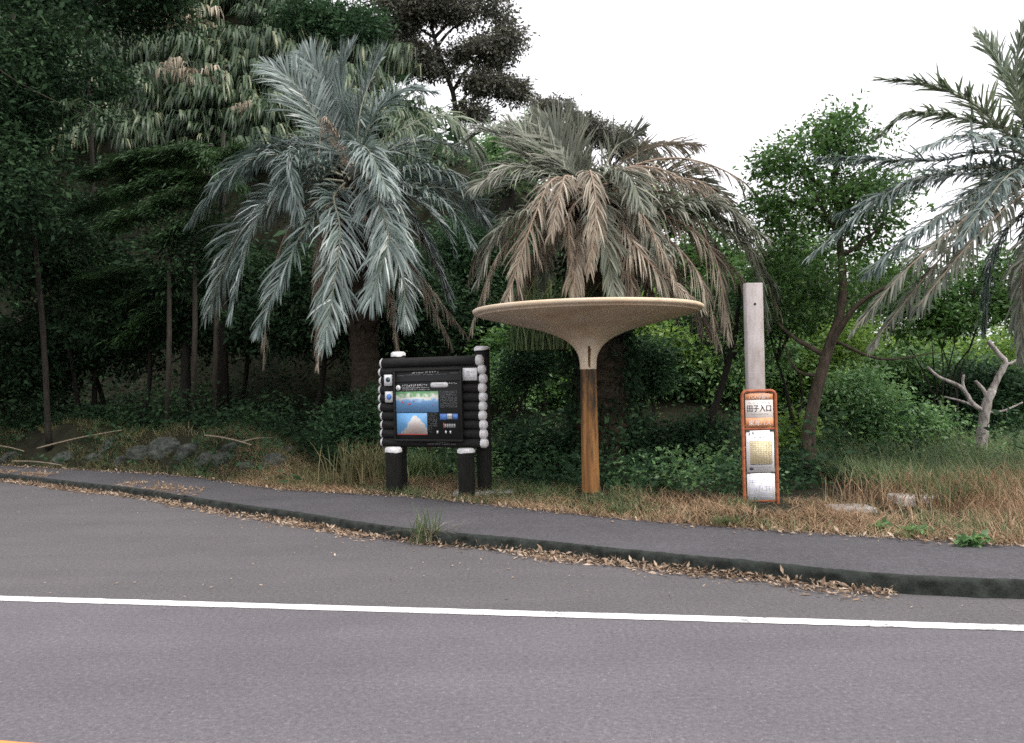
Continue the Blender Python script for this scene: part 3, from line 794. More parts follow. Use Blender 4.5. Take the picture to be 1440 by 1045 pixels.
def clusters(ell, n, rng, inner=.35):
    """cluster centres through ellipsoids [(centre, radii, weight)]"""
    w = np.array([e[2] for e in ell], float); w /= w.sum()
    pick = rng.choice(len(ell), n, p=w)
    d = rng.normal(0, 1, (n, 3)); d /= np.linalg.norm(d, axis=1)[:, None]
    r = (inner + (1 - inner) * rng.random(n)) ** .7
    C = np.array([ell[k][0] for k in pick]); Rr = np.array([ell[k][1] for k in pick])
    return C + d * r[:, None] * Rr, d
def crown_arrays(ell, ncl, per, rc, size, rng, aspect=.42, flat=.55, droop=.25, squash=.6, floor=None):
    C, d = clusters(ell, ncl, rng)
    if floor is not None: C = C[C[:, 2] > floor]; ncl = len(C)
    rs = rc * rng.uniform(.55, 1.4, ncl)
    cnt = np.maximum(8, (per * (rs / rc) ** 2).astype(int))
    idx = np.repeat(np.arange(ncl), cnt)
    q = rng.normal(0, .5, (len(idx), 3)); q[:, 2] *= squash
    P = C[idx] + q * rs[idx][:, None]
    o = q / (np.linalg.norm(q, axis=1)[:, None] + 1e-6)
    return leaf_arrays(P, size, rng, aspect, flat, droop, o, .45), C
def limb_path(a, b, rng, sag=.15, n=9):
    a, b = np.asarray(a, float), np.asarray(b, float)
    L = np.linalg.norm(b - a); m1 = a + (b - a) * .35 + np.array([0, 0, sag * L]) + rng.normal(0, .05 * L, 3); m2 = a + (b - a) * .7 + np.array([0, 0, sag * .6 * L]) + rng.normal(0, .05 * L, 3)
    return catmull([a, m1, m2, b], n)

def tree(name, label, base, trunk_pts, r0, r1, ell, ncl, per, rc, size, leafmat, bark, seed, group=None, nlimb=8, limb_r=.05, cat='tree', limbs=(), **kw):
    rng = np.random.default_rng(seed)
    base = np.asarray(base, float)
    t = thing(name, label, cat, base, 0, group)
    tp = catmull(np.asarray(trunk_pts, float) - base, 22)
    MB().tube(tp, np.linspace(r0, r1, 22) * np.concatenate([[1.35, 1.15], np.ones(20)]), 10, True, .05, rng).build('trunk', bark, t, True)
    for pts, a, b in limbs:
        pp = catmull(np.asarray(pts, float) - base, 14)
        MB().tube(pp, np.linspace(a, b, 14), 7, True, .06, rng).build('limb', bark, t, True)
    ell = [(np.asarray(c, float) - base, np.asarray(r, float), w) for c, r, w in ell]
    (V, fs), C = crown_arrays(ell, ncl, per, rc, size, rng, **kw)
    link('crown', mesh('crown', V, fs, leafmat), t)
    ends = C[rng.choice(len(C), min(nlimb, len(C)), replace=False)]
    for e in ends:
        k = int(np.clip(np.argmin(np.abs(tp[:, 2] - (e[2] - .35 * np.hypot(*(e - tp[-1])[:2]) - .3))), 8, 20))
        MB().tube(limb_path(tp[k], e, rng, .08), np.linspace(min(limb_r, r0 * .6), .012, 9), 6, True, .05, rng).build('limb', bark, t, True)
    return t

# ------------------------------------------------------------------ palms
def frond(parent, pts, mat, rib, seed, ll=.5, n=64, v=28, grav=.35, wid=.026, twist=0.0, pet=.14, a0=62, a1=24):
    rng = np.random.default_rng(seed)
    P = catmull(pts, 40)
    twist = twist + rng.normal(0, .3)
    Lr = np.linalg.norm(np.diff(P, axis=0), axis=1).sum()
    H = P[-1] - P[0]; H[2] = 0
    if np.linalg.norm(H) < .25: H = P[20] - P[0]; H[2] = 0
    H /= np.linalg.norm(H) + 1e-9
    Tn = np.gradient(P, axis=0); Tn /= np.linalg.norm(Tn, axis=1)[:, None]
    S0 = np.cross(H, [0, 0, 1.0])
    us = np.concatenate([np.linspace(pet, .995, n), np.linspace(pet, .995, n)]) + rng.normal(0, .004, 2 * n)
    us = np.clip(us + .012 * np.sin(us * 61 + seed), pet, 1); sg = np.concatenate([np.ones(n), -np.ones(n)])[:, None]
    g = np.linspace(0, 1, 40)
    p0 = np.stack([np.interp(us, g, P[:, k]) for k in range(3)], 1)
    T = np.stack([np.interp(us, g, Tn[:, k]) for k in range(3)], 1); T /= np.linalg.norm(T, axis=1)[:, None]
    S = S0 - T * (T @ S0)[:, None]; S /= np.linalg.norm(S, axis=1)[:, None] + 1e-9
    Nn = np.cross(S, T)
    ct, st = math.cos(twist), math.sin(twist)
    S, Nn = S * ct + Nn * st, Nn * ct - S * st
    u = (us - pet) / (1 - pet)
    a = np.radians(a0 + (a1 - a0) * u + rng.normal(0, 9, 2 * n))[:, None]
    vv = np.radians(v * (1 - .4 * u) + rng.normal(0, 13, 2 * n))[:, None]
    lsc = 1 + .18 * np.sin(us * 23 + seed * 1.7)
    ln = (ll * lsc * np.clip(np.sin(math.pi * (.16 + .74 * u)), .1, 1) ** .8 * rng.uniform(.82, 1.1, 2 * n))[:, None]
    if grav > .8: ln *= (rng.random((2 * n, 1)) > .14)
    d1 = T * np.cos(a) + (sg * S * np.cos(vv) + Nn * np.sin(vv)) * np.sin(a)
    gv = np.array([0, 0, -1.0]) * (grav * rng.uniform(.5, 1.4, (2 * n, 1)))
    d1 = d1 + gv * .35; d1 /= np.linalg.norm(d1, axis=1)[:, None]
    d2 = d1 + gv * .6; d2 /= np.linalg.norm(d2, axis=1)[:, None]
    d3 = d2 + gv * .9; d3 /= np.linalg.norm(d3, axis=1)[:, None]
    p1 = p0 + d1 * ln * .4; p2 = p1 + d2 * ln * .33; p3 = p2 + d3 * ln * .27
    w = np.cross(d1, Nn); w /= np.linalg.norm(w, axis=1)[:, None] + 1e-9
    w = w + Nn * rng.normal(0, .35, (2 * n, 1))
    V = np.stack([p0 - w * wid * .3, p0 + w * wid * .3, p1 - w * wid * .5, p1 + w * wid * .5, p2 - w * wid * .36, p2 + w * wid * .36, p3], 1).reshape(-1, 3)
    i = np.arange(2 * n)[:, None] * 7
    o = link('frond', mesh('frond', V, [np.concatenate([i + [0, 1, 3, 2], i + [2, 3, 5, 4]], 0), i + [4, 5, 6]], mat), parent)
    MB().tube(P, np.linspace(.026, .005, 40), 5, True).build('midrib', rib, o, True)
    return o

def palm(name, label, C, base, trunk_r, specs, autos, seed, boots=True, bend=(0, 0), LLK=1.3, GK=1.5):
    """C crown centre (world), base on the ground; specs: pixel-guided fronds; autos: the fronds around the back and sides"""
    rng = np.random.default_rng(seed)
    C = np.asarray(C, float); base = np.asarray(base, float)
    t = thing(name, label, 'palm tree', base)
    top = C - base
    tp = catmull([(0, 0, -.2), top * .35 + [bend[0], bend[1], 0], top * .75 + [bend[0] * .5, bend[1] * .5, 0], top + [0, 0, .1]], 60)
    zig = 1 + .10 * np.where(np.arange(60) % 3 == 0, 1, -.4)
    MB().tube(tp, trunk_r * zig * np.interp(np.arange(60), [0, 6, 45, 59], [1.1, 1, 1.05, .7]), 13, True, .07, rng).build('trunk', M_TRUNKP, t)
    if boots:
        bt = MB()
        for k in range(70):
            zf = .45 + .55 * k / 70; th = k * 2.4; p = tp[int(zf * 59)]
            o = np.array([math.cos(th), math.sin(th), 0]); r = trunk_r * .95
            a = p + o * r; b = a + o * .12 + np.array([0, 0, .2]); s = np.array([-o[1], o[0], 0]) * .06
            bt.add(np.array([a - s, a + s, b + s * .5, b - s * .5, a + o * .05 - s * .6 - [0, 0, .03], a + o * .05 + s * .6 - [0, 0, .03]]), [np.array([(0, 1, 2, 3), (4, 3, 2, 5)])])
        bt.build('leaf_bases', M_TRUNKP, t)
    D = C[1]
    for i, (pp, dts, kind, ll, grav, tw) in enumerate(specs):
        pts = [C + np.array([0, -.05, rng.uniform(-.25, .05)])]
        for (px, py), dd in zip(pp, dts): pts.append(at(px, py, D + dd))
        mat, rib = {'b': (M_PALM, M_RIB), 'g': (M_PALMG if seed != 4 else M_PALMO, M_RIB), 'd': (M_PALMD, M_RIBD), 'o': (M_PALMO, M_RIBD)}[kind]
        v = 26 if kind != 'd' else 0
        frond(t, [p - base for p in pts], mat, rib, seed * 100 + i, ll * LLK, (125 if ll > .4 else 90) if kind != 'd' else 80, v, grav * (GK if kind != 'd' else 1.0), .028 if kind != 'd' else .021, R(tw), .16, 62 if kind != 'd' else 45)
    for i, (az, el, bendd, ln, kind) in enumerate(autos):
        s = np.linspace(0, 1, 9)[1:]; e = R(el) - R(bendd) * s ** 1.3
        st = np.stack([np.sin(R(az)) * np.cos(e), np.cos(R(az)) * np.cos(e), np.sin(e)], 1) * ln / 8
        pts = np.vstack([[0, 0, 0], np.cumsum(st, 0)]) + C - base + [0, 0, rng.uniform(-.3, .1)]
        mat, rib = {'b': (M_PALM, M_RIB), 'g': (M_PALMG if seed != 4 else M_PALMO, M_RIB), 'd': (M_PALMD, M_RIBD), 'o': (M_PALMO, M_RIBD)}[kind]
        frond(t, pts, mat, rib, seed * 1000 + i, .5, 90, 26 if kind != 'd' else 0, .3 if kind != 'd' else 1.3, .034, R(rng.uniform(-25, 25)))
    return t

# blue palm behind the board
CA = at(500, 245, 15.0)
specsA = [
    ([(430, 222), (345, 228), (266, 312)], (-.3, -.5, -.6), 'b', .55, .55, 10),
    ([(440, 210), (365, 212), (300, 262)], (.3, .5, .6), 'b', .5, .5, -10),
    ([(425, 255), (362, 308), (325, 440)], (-.6, -1.0, -1.1), 'b', .52, .35, 0),
    ([(448, 296), (408, 362), (362, 466)], (-.8, -1.3, -1.5), 'b', .5, .35, 10),
    ([(420, 265), (340, 326), (290, 445)], (-.2, -.3, -.3), 'b', .55, .4, -10),
    ([(470, 275), (478, 335), (457, 478)], (-.9, -1.4, -1.6), 'b', .55, .35, 0),
    ([(515, 236), (535, 290), (546, 340), (522, 420)], (-.8, -1.2, -1.5, -1.7), 'b', .6, .4, 0),
    ([(528, 275), (562, 355), (571, 456)], (-.6, -.9, -1.0), 'b', .5, .4, 0),
    ([(545, 265), (592, 325), (634, 424)], (-.3, -.4, -.4), 'b', .5, .4, -10),
    ([(560, 185), (632, 165), (690, 248)], (-.2, -.3, -.4), 'g', .55, .6, 0),
    ([(580, 238), (640, 250), (682, 308)], (-.4, -.7, -.8), 'b', .5, .5, 0),
    ([(575, 262), (630, 290), (664, 344)], (-.7, -1.1, -1.2), 'b', .45, .4, 0),
    ([(450, 175), (415, 118), (376, 92)], (.1, .3, .5), 'b', .55, .15, 40),
    ([(483, 160), (478, 110), (492, 70)], (.2, .4, .6), 'b', .6, .1, 70),
    ([(505, 165), (518, 120), (536, 82)], (.2, .5, .8), 'b', .58, .1, 60),
    ([(470, 160), (446, 100), (424, 72)], (.3, .6, .9), 'b', .55, .1, 50),
    ([(520, 175), (560, 130), (610, 128)], (.3, .6, .9), 'b', .5, .3, 30),
    ([(440, 232), (405, 230), (420, 300)], (-.6, -1.1, -1.5), 'b', .45, .5, 0),
    ([(505, 210), (520, 215), (545, 268)], (-.7, -1.3, -1.8), 'b', .5, .4, 0),
    ([(455, 300), (450, 380), (446, 512)], (-.3, -.4, -.4), 'd', .35, 1.2, 0),
    ([(545, 310), (580, 372), (634, 482)], (-.1, -.1, 0), 'd', .35, 1.2, 0),
    ([(520, 320), (545, 400), (560, 497)], (-.2, -.3, -.3), 'd', .32, 1.2, 0),
    ([(420, 300), (380, 400), (370, 515)], (.2, .3, .3), 'd', .35, 1.2, 0),
    ([(535, 320), (600, 400), (655, 470)], (.3, .5, .5), 'd', .3, 1.2, 0),
    ([(472, 190), (455, 165), (448, 215)], (-.2, -.4, -.5), 'd', .16, 1.4, 0),
]
autosA = [(a, 55, 95, 2.9, 'b') for a in (-60, -30, 0, 30, 60)] + [(a, 20, 80, 2.8, 'b') for a in (-70, -20, 40, 90)] + [(a, -20, 60, 2.4, 'd') for a in (-40, 30, 100)]
gA = np.array([CA[0] + .15, CA[1] + .1, 0]); gA[2] = gz(gA[0], gA[1])
palm('palm_tree', 'blue green palm with long drooping fronds behind the log information board', CA, gA, .24, specsA, autosA, 3)

# browning palm behind the shelter
CB = at(835, 272, 14.0)
specsB = [
    ([(770, 215), (715, 178)], (.2, .3), 'g', .55, .15, 50), ([(745, 225), (690, 185), (652, 200)], (.1, .2, .2), 'g', .5, .25, 30),
    ([(790, 205), (752, 168)], (.3, .5), 'g', .5, .15, 60), ([(770, 245), (720, 235), (668, 262)], (-.1, -.2, -.3), 'g', .5, .35, 20),
    ([(862, 212), (885, 195), (907, 182)], (.3, .5, .7), 'g', .4, .15, 40), ([(815, 215), (800, 185), (806, 165)], (.4, .7, 1.0), 'g', .5, .1, 60),
    ([(785, 250), (753, 300), (712, 425)], (-.6, -1.0, -1.2), 'd', .45, .9, 0), ([(790, 262), (742, 330), (728, 430)], (-.3, -.5, -.5), 'd', .42, 1.0, 0),
    ([(768, 288), (704, 322), (674, 392)], (-.5, -.9, -1.1), 'g', .5, .4, 0), ([(760, 300), (700, 360), (662, 462)], (-.4, -.6, -.6), 'd', .4, 1.1, 0),
    ([(842, 272), (846, 318), (866, 417)], (-.9, -1.3, -1.45), 'g', .4, .4, 0), ([(815, 280), (800, 312), (808, 416)], (-.7, -1.0, -1.1), 'd', .2, 1.3, 0),
    ([(862, 300), (910, 365), (984, 428)], (-.9, -1.3, -1.35), 'd', .42, .9, 0), ([(880, 272), (930, 350), (954, 410)], (-.9, -1.3, -1.4), 'd', .4, .9, 0),
    ([(872, 240), (935, 240), (1012, 290)], (-.2, -.4, -.5), 'd', .45, .8, 0), ([(895, 260), (980, 255), (1060, 320)], (-.3, -.6, -.8), 'd', .45, .9, 0),
    ([(920, 300), (1000, 284), (1071, 330)], (-.6, -1.0, -1.2), 'g', .55, .4, 0), ([(925, 280), (1020, 310), (1090, 405)], (-.5, -.9, -1.0), 'g', .5, .5, 0),
    ([(930, 300), (1000, 350), (1025, 472)], (-.7, -1.1, -1.2), 'd', .5, 1.0, 0), ([(935, 270), (1040, 330), (1098, 440)], (-.2, -.4, -.4), 'd', .5, 1.0, 0),
    ([(900, 230), (968, 224), (1040, 252), (1098, 312)], (.1, .2, .2, .2), 'd', .4, 1.1, 0), ([(920, 250), (1030, 290), (1085, 380)], (.3, .5, .5), 'd', .5, 1.0, 0),
    ([(900, 300), (960, 400), (1000, 470)], (-.2, -.3, -.3), 'd', .5, 1.1, 0), ([(940, 310), (1040, 390), (1072, 490)], (-.3, -.5, -.5), 'd', .5, 1.1, 0),
    ([(870, 265), (915, 330), (930, 400)], (-.6, -1.0, -1.1), 'g', .4, .5, 0), ([(850, 300), (880, 360), (900, 440)], (-.4, -.6, -.6), 'd', .4, 1.1, 0),
    ([(850, 248), (880, 245), (905, 290)], (-.7, -1.2, -1.6), 'g', .45, .4, 0), ([(800, 248), (790, 262), (775, 330)], (-.6, -1.0, -1.3), 'd', .35, .9, 0),
    ([(925, 325), (985, 390), (1010, 480)], (-.8, -1.2, -1.25), 'd', .45, 1.0, 0), ([(950, 300), (1050, 350), (1080, 460)], (-.8, -1.2, -1.3), 'g', .45, .6, 0),
    ([(880, 225), (930, 205), (985, 205)], (.5, .8, 1.0), 'd', .4, .6, 0), ([(830, 240), (838, 290), (830, 380)], (-1.1, -1.5, -1.6), 'd', .35, 1.1, 0),
]
autosB = [(a, 50, 95, 2.8, 'g') for a in (-50, -10, 30, 70)] + [(a, 15, 85, 2.7, k) for a, k in ((-70, 'd'), (-20, 'g'), (40, 'd'), (80, 'd'))] + [(a, -25, 60, 2.3, 'd') for a in (-60, 0, 50, 110, 160, 200)]
gB = np.array([CB[0] + .05, CB[1] + .1, 0]); gB[2] = gz(gB[0], gB[1])
palm('palm_tree', 'shaggy palm with many brown dead fronds right behind the funnel shelter', CB, gB, .38, specsB, autosB, 4)

# palm at the right edge
CC = at(1482, 245, 11.6)
specsC = [
    ([(1416, 110), (1376, 48)], (.2, .3), 'g', .42, .15, 30), ([(1408, 180), (1362, 142), (1300, 118), (1245, 112)], (-.3, -.4, -.5, -.5), 'g', .42, .15, 30),
    ([(1420, 190), (1345, 165), (1280, 160), (1238, 190)], (.2, .3, .3, .3), 'g', .42, .3, 0), ([(1400, 215), (1310, 226), (1150, 222)], (.2, .3, .5), 'b', .42, .35, 0),
    ([(1390, 235), (1263, 264), (1138, 360)], (-.1, -.2, -.3), 'b', .45, .4, 0), ([(1400, 245), (1310, 250), (1180, 300)], (.4, .7, .9), 'b', .45, .4, 0),
    ([(1405, 255), (1292, 325), (1218, 384)], (-.4, -.7, -.8), 'b', .42, .5, 0), ([(1410, 265), (1336, 327), (1272, 382), (1200, 464)], (-.7, -1.0, -1.2, -1.3), 'o', .42, .5, 0),
    ([(1420, 275), (1335, 350), (1228, 482)], (-.5, -.8, -.9), 'o', .4, .6, 0), ([(1430, 280), (1362, 345), (1290, 432)], (-.8, -1.2, -1.4), 'o', .4, .6, 0),
    ([(1450, 290), (1400, 350), (1385, 460)], (.2, .3, .3), 'b', .42, .6, 0), ([(1440, 170), (1430, 100), (1440, 30)], (-.2, -.3, -.4), 'g', .42, .1, 40),
    ([(1470, 290), (1440, 370), (1436, 500)], (-.3, -.5, -.6), 'o', .4, 1.0, 0), ([(1415, 205), (1360, 190), (1300, 205)], (-.7, -1.2, -1.5), 'b', .4, .4, 0),
    ([(1430, 240), (1390, 280), (1350, 340)], (-.9, -1.5, -1.9), 'b', .4, .5, 0),
]
autosC = [(a, 45, 95, 2.5, 'g') for a in (0, 40, 80, 120, 160)] + [(a, 5, 80, 2.3, 'b') for a in (20, 60, 100, 140)]
gC = np.array([CC[0] + .35, CC[1] + .2, 0]); gC[2] = gz(gC[0], gC[1])
palm('palm_tree', 'palm at the right edge whose fronds reach in against the sky', CC, gC, .2, specsC, autosC, 5, True, LLK=1.15)

# ------------------------------------------------------------------ right side trees and bushes
b = on(1135, 700, .16); D = 13.5; b = at(1137, 690, D); b[2] = gz(b[0], b[1])
A = lambda x, y, d=0: at(x, y, D + d)
tree('broadleaf_tree', 'leafy green tree with a leaning brown trunk right of the bus stop sign', b,
     [b, A(1138, 600), A(1150, 545), A(1165, 490), A(1185, 420, .1), A(1180, 330, .2), A(1170, 240, .3)], .115, .03,
     [(A(1165, 235, .3), (1.05, .9, .75), 3), (A(1105, 300, .3), (.75, .8, .6), 2), (A(1225, 290, .3), (.75, .8, .7), 2), (A(1170, 190), (.5, .5, .35), 1), (A(1130, 400, .4), (.7, .8, .7), 1.4), (A(1230, 410, .6), (.9, .8, .6), 1.6), (A(1085, 225), (.28, .35, .25), .5)],
     260, 85, .30, .08, M_BROAD, M_BARK, 21, None, 14, .04,
     limbs=[([A(1165, 490), A(1205, 430, -.2), A(1262, 395, -.3)], .06, .02), ([A(1160, 500), A(1110, 470, .1), A(1075, 430, .2)], .045, .012), ([A(1170, 478), A(1240, 505, .2), A(1320, 495, .3)], .03, .008), ([A(1155, 530), A(1120, 520, .2), A(1100, 480, .3)], .03, .008)])
D = 14.5; b = at(1128, 690, D); b[2] = gz(b[0], b[1])
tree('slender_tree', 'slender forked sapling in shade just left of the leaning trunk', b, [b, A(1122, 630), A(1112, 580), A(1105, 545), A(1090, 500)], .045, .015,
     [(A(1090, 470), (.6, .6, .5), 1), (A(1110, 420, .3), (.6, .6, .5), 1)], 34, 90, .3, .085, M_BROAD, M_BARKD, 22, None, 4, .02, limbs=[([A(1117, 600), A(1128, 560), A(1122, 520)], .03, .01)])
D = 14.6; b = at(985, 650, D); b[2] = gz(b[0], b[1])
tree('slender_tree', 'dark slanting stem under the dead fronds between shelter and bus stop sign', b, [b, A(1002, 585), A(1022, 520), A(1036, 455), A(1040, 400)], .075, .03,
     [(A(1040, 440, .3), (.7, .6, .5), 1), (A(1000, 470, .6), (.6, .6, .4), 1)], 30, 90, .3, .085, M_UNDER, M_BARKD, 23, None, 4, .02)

# pale dead tree
D = 14.0; b = at(1376, 680, D); b[2] = gz(b[0], b[1]) - .05
rng = np.random.default_rng(31)
dead = thing('dead_tree', 'bare pale dead tree with cut forked branches at the right', 'tree', b)
def stick(pts, a, c, name):
    pp = catmull(np.array(pts) - b, 16)
    MB().tube(pp, np.linspace(a, c, 16), 9, True, .07, rng).build(name, M_DEADWOOD, dead, True)
stick([b, A(1378, 640), A(1383, 600), A(1387, 570), A(1396, 548)], .105, .062, 'trunk')
stick([A(1394, 552), A(1404, 530), A(1414, 510), A(1406, 500), A(1390, 480)], .055, .035, 'limb')
stick([A(1388, 580), A(1368, 568), A(1352, 545), A(1320, 530), A(1304, 516)], .04, .02, 'limb')
stick([A(1358, 553), A(1354, 540), A(1355, 527)], .028, .018, 'limb')
stick([A(1390, 566), A(1384, 550), A(1372, 536)], .035, .025, 'limb')
stick([A(1384, 578), A(1358, 566), A(1328, 558)], .022, .012, 'limb')
stick([A(1386, 580), A(1410, 578), A(1438, 566)], .022, .012, 'limb')
stick([A(1411, 513), A(1424, 510), A(1440, 500)], .028, .018, 'limb')

def bush_lobes(rng, zc, rx, ry, rz):
    out = [((0, 0, zc - rz * .15), (rx * .7, ry * .8, rz * .75), 2)]
    for k in range(5):
        a = rng.uniform(0, 2 * math.pi); q = rng.uniform(.35, .75); up = rng.uniform(-.5, .6)
        out.append(((math.cos(a) * rx * q, math.sin(a) * ry * q * .6, zc + rz * up), np.array([rx, ry, rz]) * rng.uniform(.25, .5), rng.uniform(.5, 1.0)))
    return out
def bush(name, label, px, py, D, rx, ry, rz, ncl, per, rc, size, mat, seed, group=None, lift=None, **kw):
    """px,py: middle of the bush as seen; it stands on the ground at depth D"""
    rng = np.random.default_rng(seed)
    c = at(px, py, D); g = gz(c[0], c[1])
    t = thing(name, label, 'shrub', (c[0], c[1], g), 0, group)
    zc = max(c[2] - g, rz * .6)
    (V, fs), C = crown_arrays(bush_lobes(rng, zc, rx, ry, rz), ncl, per, rc, size, rng, floor=.08, **kw)
    link('foliage', mesh('foliage', V, fs, mat), t)
    mb = MB()
    for e in C[rng.choice(len(C), 7)]:
        mb.tube(limb_path((rng.normal(0, .08), rng.normal(0, .08), -.1), e, rng, .1), np.linspace(.022, .006, 9), 5)
    mb.build('stems', M_BARKD, t, True)
    return t
bush('broadleaf_shrub', 'large layered green shrub between the leaning trunk and the dead tree', 1225, 575, 15.6, 1.15, 1.0, 1.15, 150, 110, .34, .085, M_BUSH, 41, flat=.8, squash=.4)
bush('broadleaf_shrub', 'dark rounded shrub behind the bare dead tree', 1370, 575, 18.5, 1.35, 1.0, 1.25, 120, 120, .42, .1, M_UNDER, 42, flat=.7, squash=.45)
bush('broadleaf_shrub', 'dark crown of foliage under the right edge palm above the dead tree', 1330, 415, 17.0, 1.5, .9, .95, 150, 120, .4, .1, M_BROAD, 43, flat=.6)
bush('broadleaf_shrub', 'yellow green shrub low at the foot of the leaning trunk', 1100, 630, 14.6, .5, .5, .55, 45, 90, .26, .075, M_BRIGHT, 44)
bush('broadleaf_shrub', 'shrub with sunlight put into its yellow green leaves, seen between the shelter post and the sign', 985, 555, 18.5, 1.0, .8, 1.0, 90, 100, .36, .09, M_BRIGHT, 45)
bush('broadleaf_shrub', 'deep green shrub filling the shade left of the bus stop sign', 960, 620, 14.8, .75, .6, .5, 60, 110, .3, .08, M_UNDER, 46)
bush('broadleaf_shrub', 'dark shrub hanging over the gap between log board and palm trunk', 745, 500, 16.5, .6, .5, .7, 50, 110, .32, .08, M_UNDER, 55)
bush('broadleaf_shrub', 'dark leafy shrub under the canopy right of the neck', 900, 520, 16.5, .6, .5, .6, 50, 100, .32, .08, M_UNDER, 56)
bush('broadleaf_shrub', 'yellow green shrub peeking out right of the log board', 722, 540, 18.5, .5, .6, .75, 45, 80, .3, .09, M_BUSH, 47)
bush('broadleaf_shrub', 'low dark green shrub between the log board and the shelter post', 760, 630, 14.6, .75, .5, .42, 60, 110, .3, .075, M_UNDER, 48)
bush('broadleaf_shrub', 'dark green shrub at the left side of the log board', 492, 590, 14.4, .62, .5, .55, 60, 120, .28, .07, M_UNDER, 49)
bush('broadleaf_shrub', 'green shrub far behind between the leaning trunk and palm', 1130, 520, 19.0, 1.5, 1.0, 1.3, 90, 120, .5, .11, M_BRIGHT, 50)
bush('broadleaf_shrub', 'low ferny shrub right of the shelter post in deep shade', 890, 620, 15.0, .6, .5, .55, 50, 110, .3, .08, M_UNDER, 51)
bush('broadleaf_shrub', 'leafy green shrub far behind the timetable sign', 1180, 600, 20.0, 1.6, 1.0, 1.2, 80, 120, .5, .11, M_BUSH, 52)
bush('broadleaf_shrub', 'far bushy thicket behind the right edge below the sky gap', 1440, 540, 24.0, 1.8, 1.2, 1.5, 80, 120, .55, .13, M_BUSH, 53)
bush('broadleaf_shrub', 'far pale green thicket above the layered shrub', 1260, 500, 23.0, 2.0, 1.2, 1.2, 90, 120, .55, .12, M_BRIGHT, 54)

TH = [(1050, 580, 18.5), (1100, 560, 20.5), (920, 540, 19.0), (1300, 560, 20.5), (1360, 520, 22.5), (1430, 590, 20.0), (1020, 510, 21.5), (1180, 470, 22.5), (1260, 600, 19.5), (1080, 470, 23.5), (860, 560, 20.0), (780, 560, 19.5), (1320, 480, 25.0)]
for k, (px, py, D) in enumerate(TH):
    bush('broadleaf_shrub', 'rounded leafy green shrub massed in the thicket behind the clearing', px, py, D, 1.5, 1.0, 1.1, 80, 120, .5, .11, [M_BUSH, M_BRIGHT, M_BROAD][k % 3], 500 + k, 'shrubs of the thicket behind the clearing')
# ivy-hung mass around the big palm's trunk
rng = np.random.default_rng(61)
n = 5200; th = rng.uniform(0, 2 * math.pi, n); z = rng.uniform(.1, 3.6, n); rr = .40 + .22 * rng.random(n) + .12 * np.sin(th * 3 + z * 2)
P = np.stack([rr * np.cos(th), rr * np.sin(th) * .8, z], 1)
o = np.stack([np.cos(th), np.sin(th), -.6 + 0 * th], 1); o /= np.linalg.norm(o, axis=1)[:, None]
V, fs = leaf_arrays(P, .085, rng, .55, .3, .6, o, .5)
tag(link('climbing_vine', mesh('climbing_vine', V, fs, M_DARKLEAF), None, gB + np.array([0, 0, 0])), 'dark climbing vine wrapped around the trunk of the shaggy palm', 'vine')
# tall reed clump seen over the canopy
def reed(name, label, px, D, h, n, mat, seed, spread=.3, cat='grass clump', w=.02, lean=(.3, 1.0), z=None):
    rng = np.random.default_rng(seed)
    c = at(px, 600, D); g = gz(c[0], c[1]) if z is None else z
    P = np.stack([rng.normal(0, spread, n), rng.normal(0, spread * .7, n), np.zeros(n)], 1)
    V, fs = blade_arrays(P, h * rng.uniform(.55, 1.05, n), w, rng.uniform(*lean, n) * .6, rng, 5)
    return tag(link(name, mesh(name, V, fs, mat), None, (c[0], c[1], g)), label, cat)
reed('reed_clump', 'green grass growing on the palm trunk above the left half of the canopy', 775, 13.55, 1.35, 420, M_GRASS, 62, .24, lean=(.3, 1.3), z=2.1)
reed('reed_clump', 'yellowish tall grass tuft at the left foot of the log board', 512, 13.4, .8, 260, M_OLIVE, 63, .22)
reed('reed_clump', 'green grass tuft in the gap under the log board', 585, 13.4, .55, 300, M_GRASS, 64, .22)

# ------------------------------------------------------------------ hillside: forest
def big_tree(label, px, py, D, rx, ry, rz, ncl, per, rc, size, mat, seed, group=None, name='evergreen_tree', lobes=4, tr=.2, **kw):
    rng = np.random.default_rng(seed)
    c = at(px, py, D); bx, by = c[0] + rng.normal(0, .3), c[1] + .6
    g = gz(bx, by); base = np.array([bx, by, min(g, c[2] - rz - .3)])
    ell = [(c, (rx * .75, ry * .75, rz * .7), 2)]
    for k in range(lobes):
        d = rng.normal(0, 1, 3); d /= np.linalg.norm(d)
        ell.append((c + d * np.array([rx, ry, rz]) * .55, np.array([rx, ry, rz]) * rng.uniform(.35, .6), 1))
    return tree(name, label, base, [base, base * .6 + c * .4 + [.1, 0, 0], c, c + [0, 0, rz * .5]], tr, .04, ell, ncl, per, rc, size, mat, M_BARKD, seed, group, 7, tr * .4, **kw)

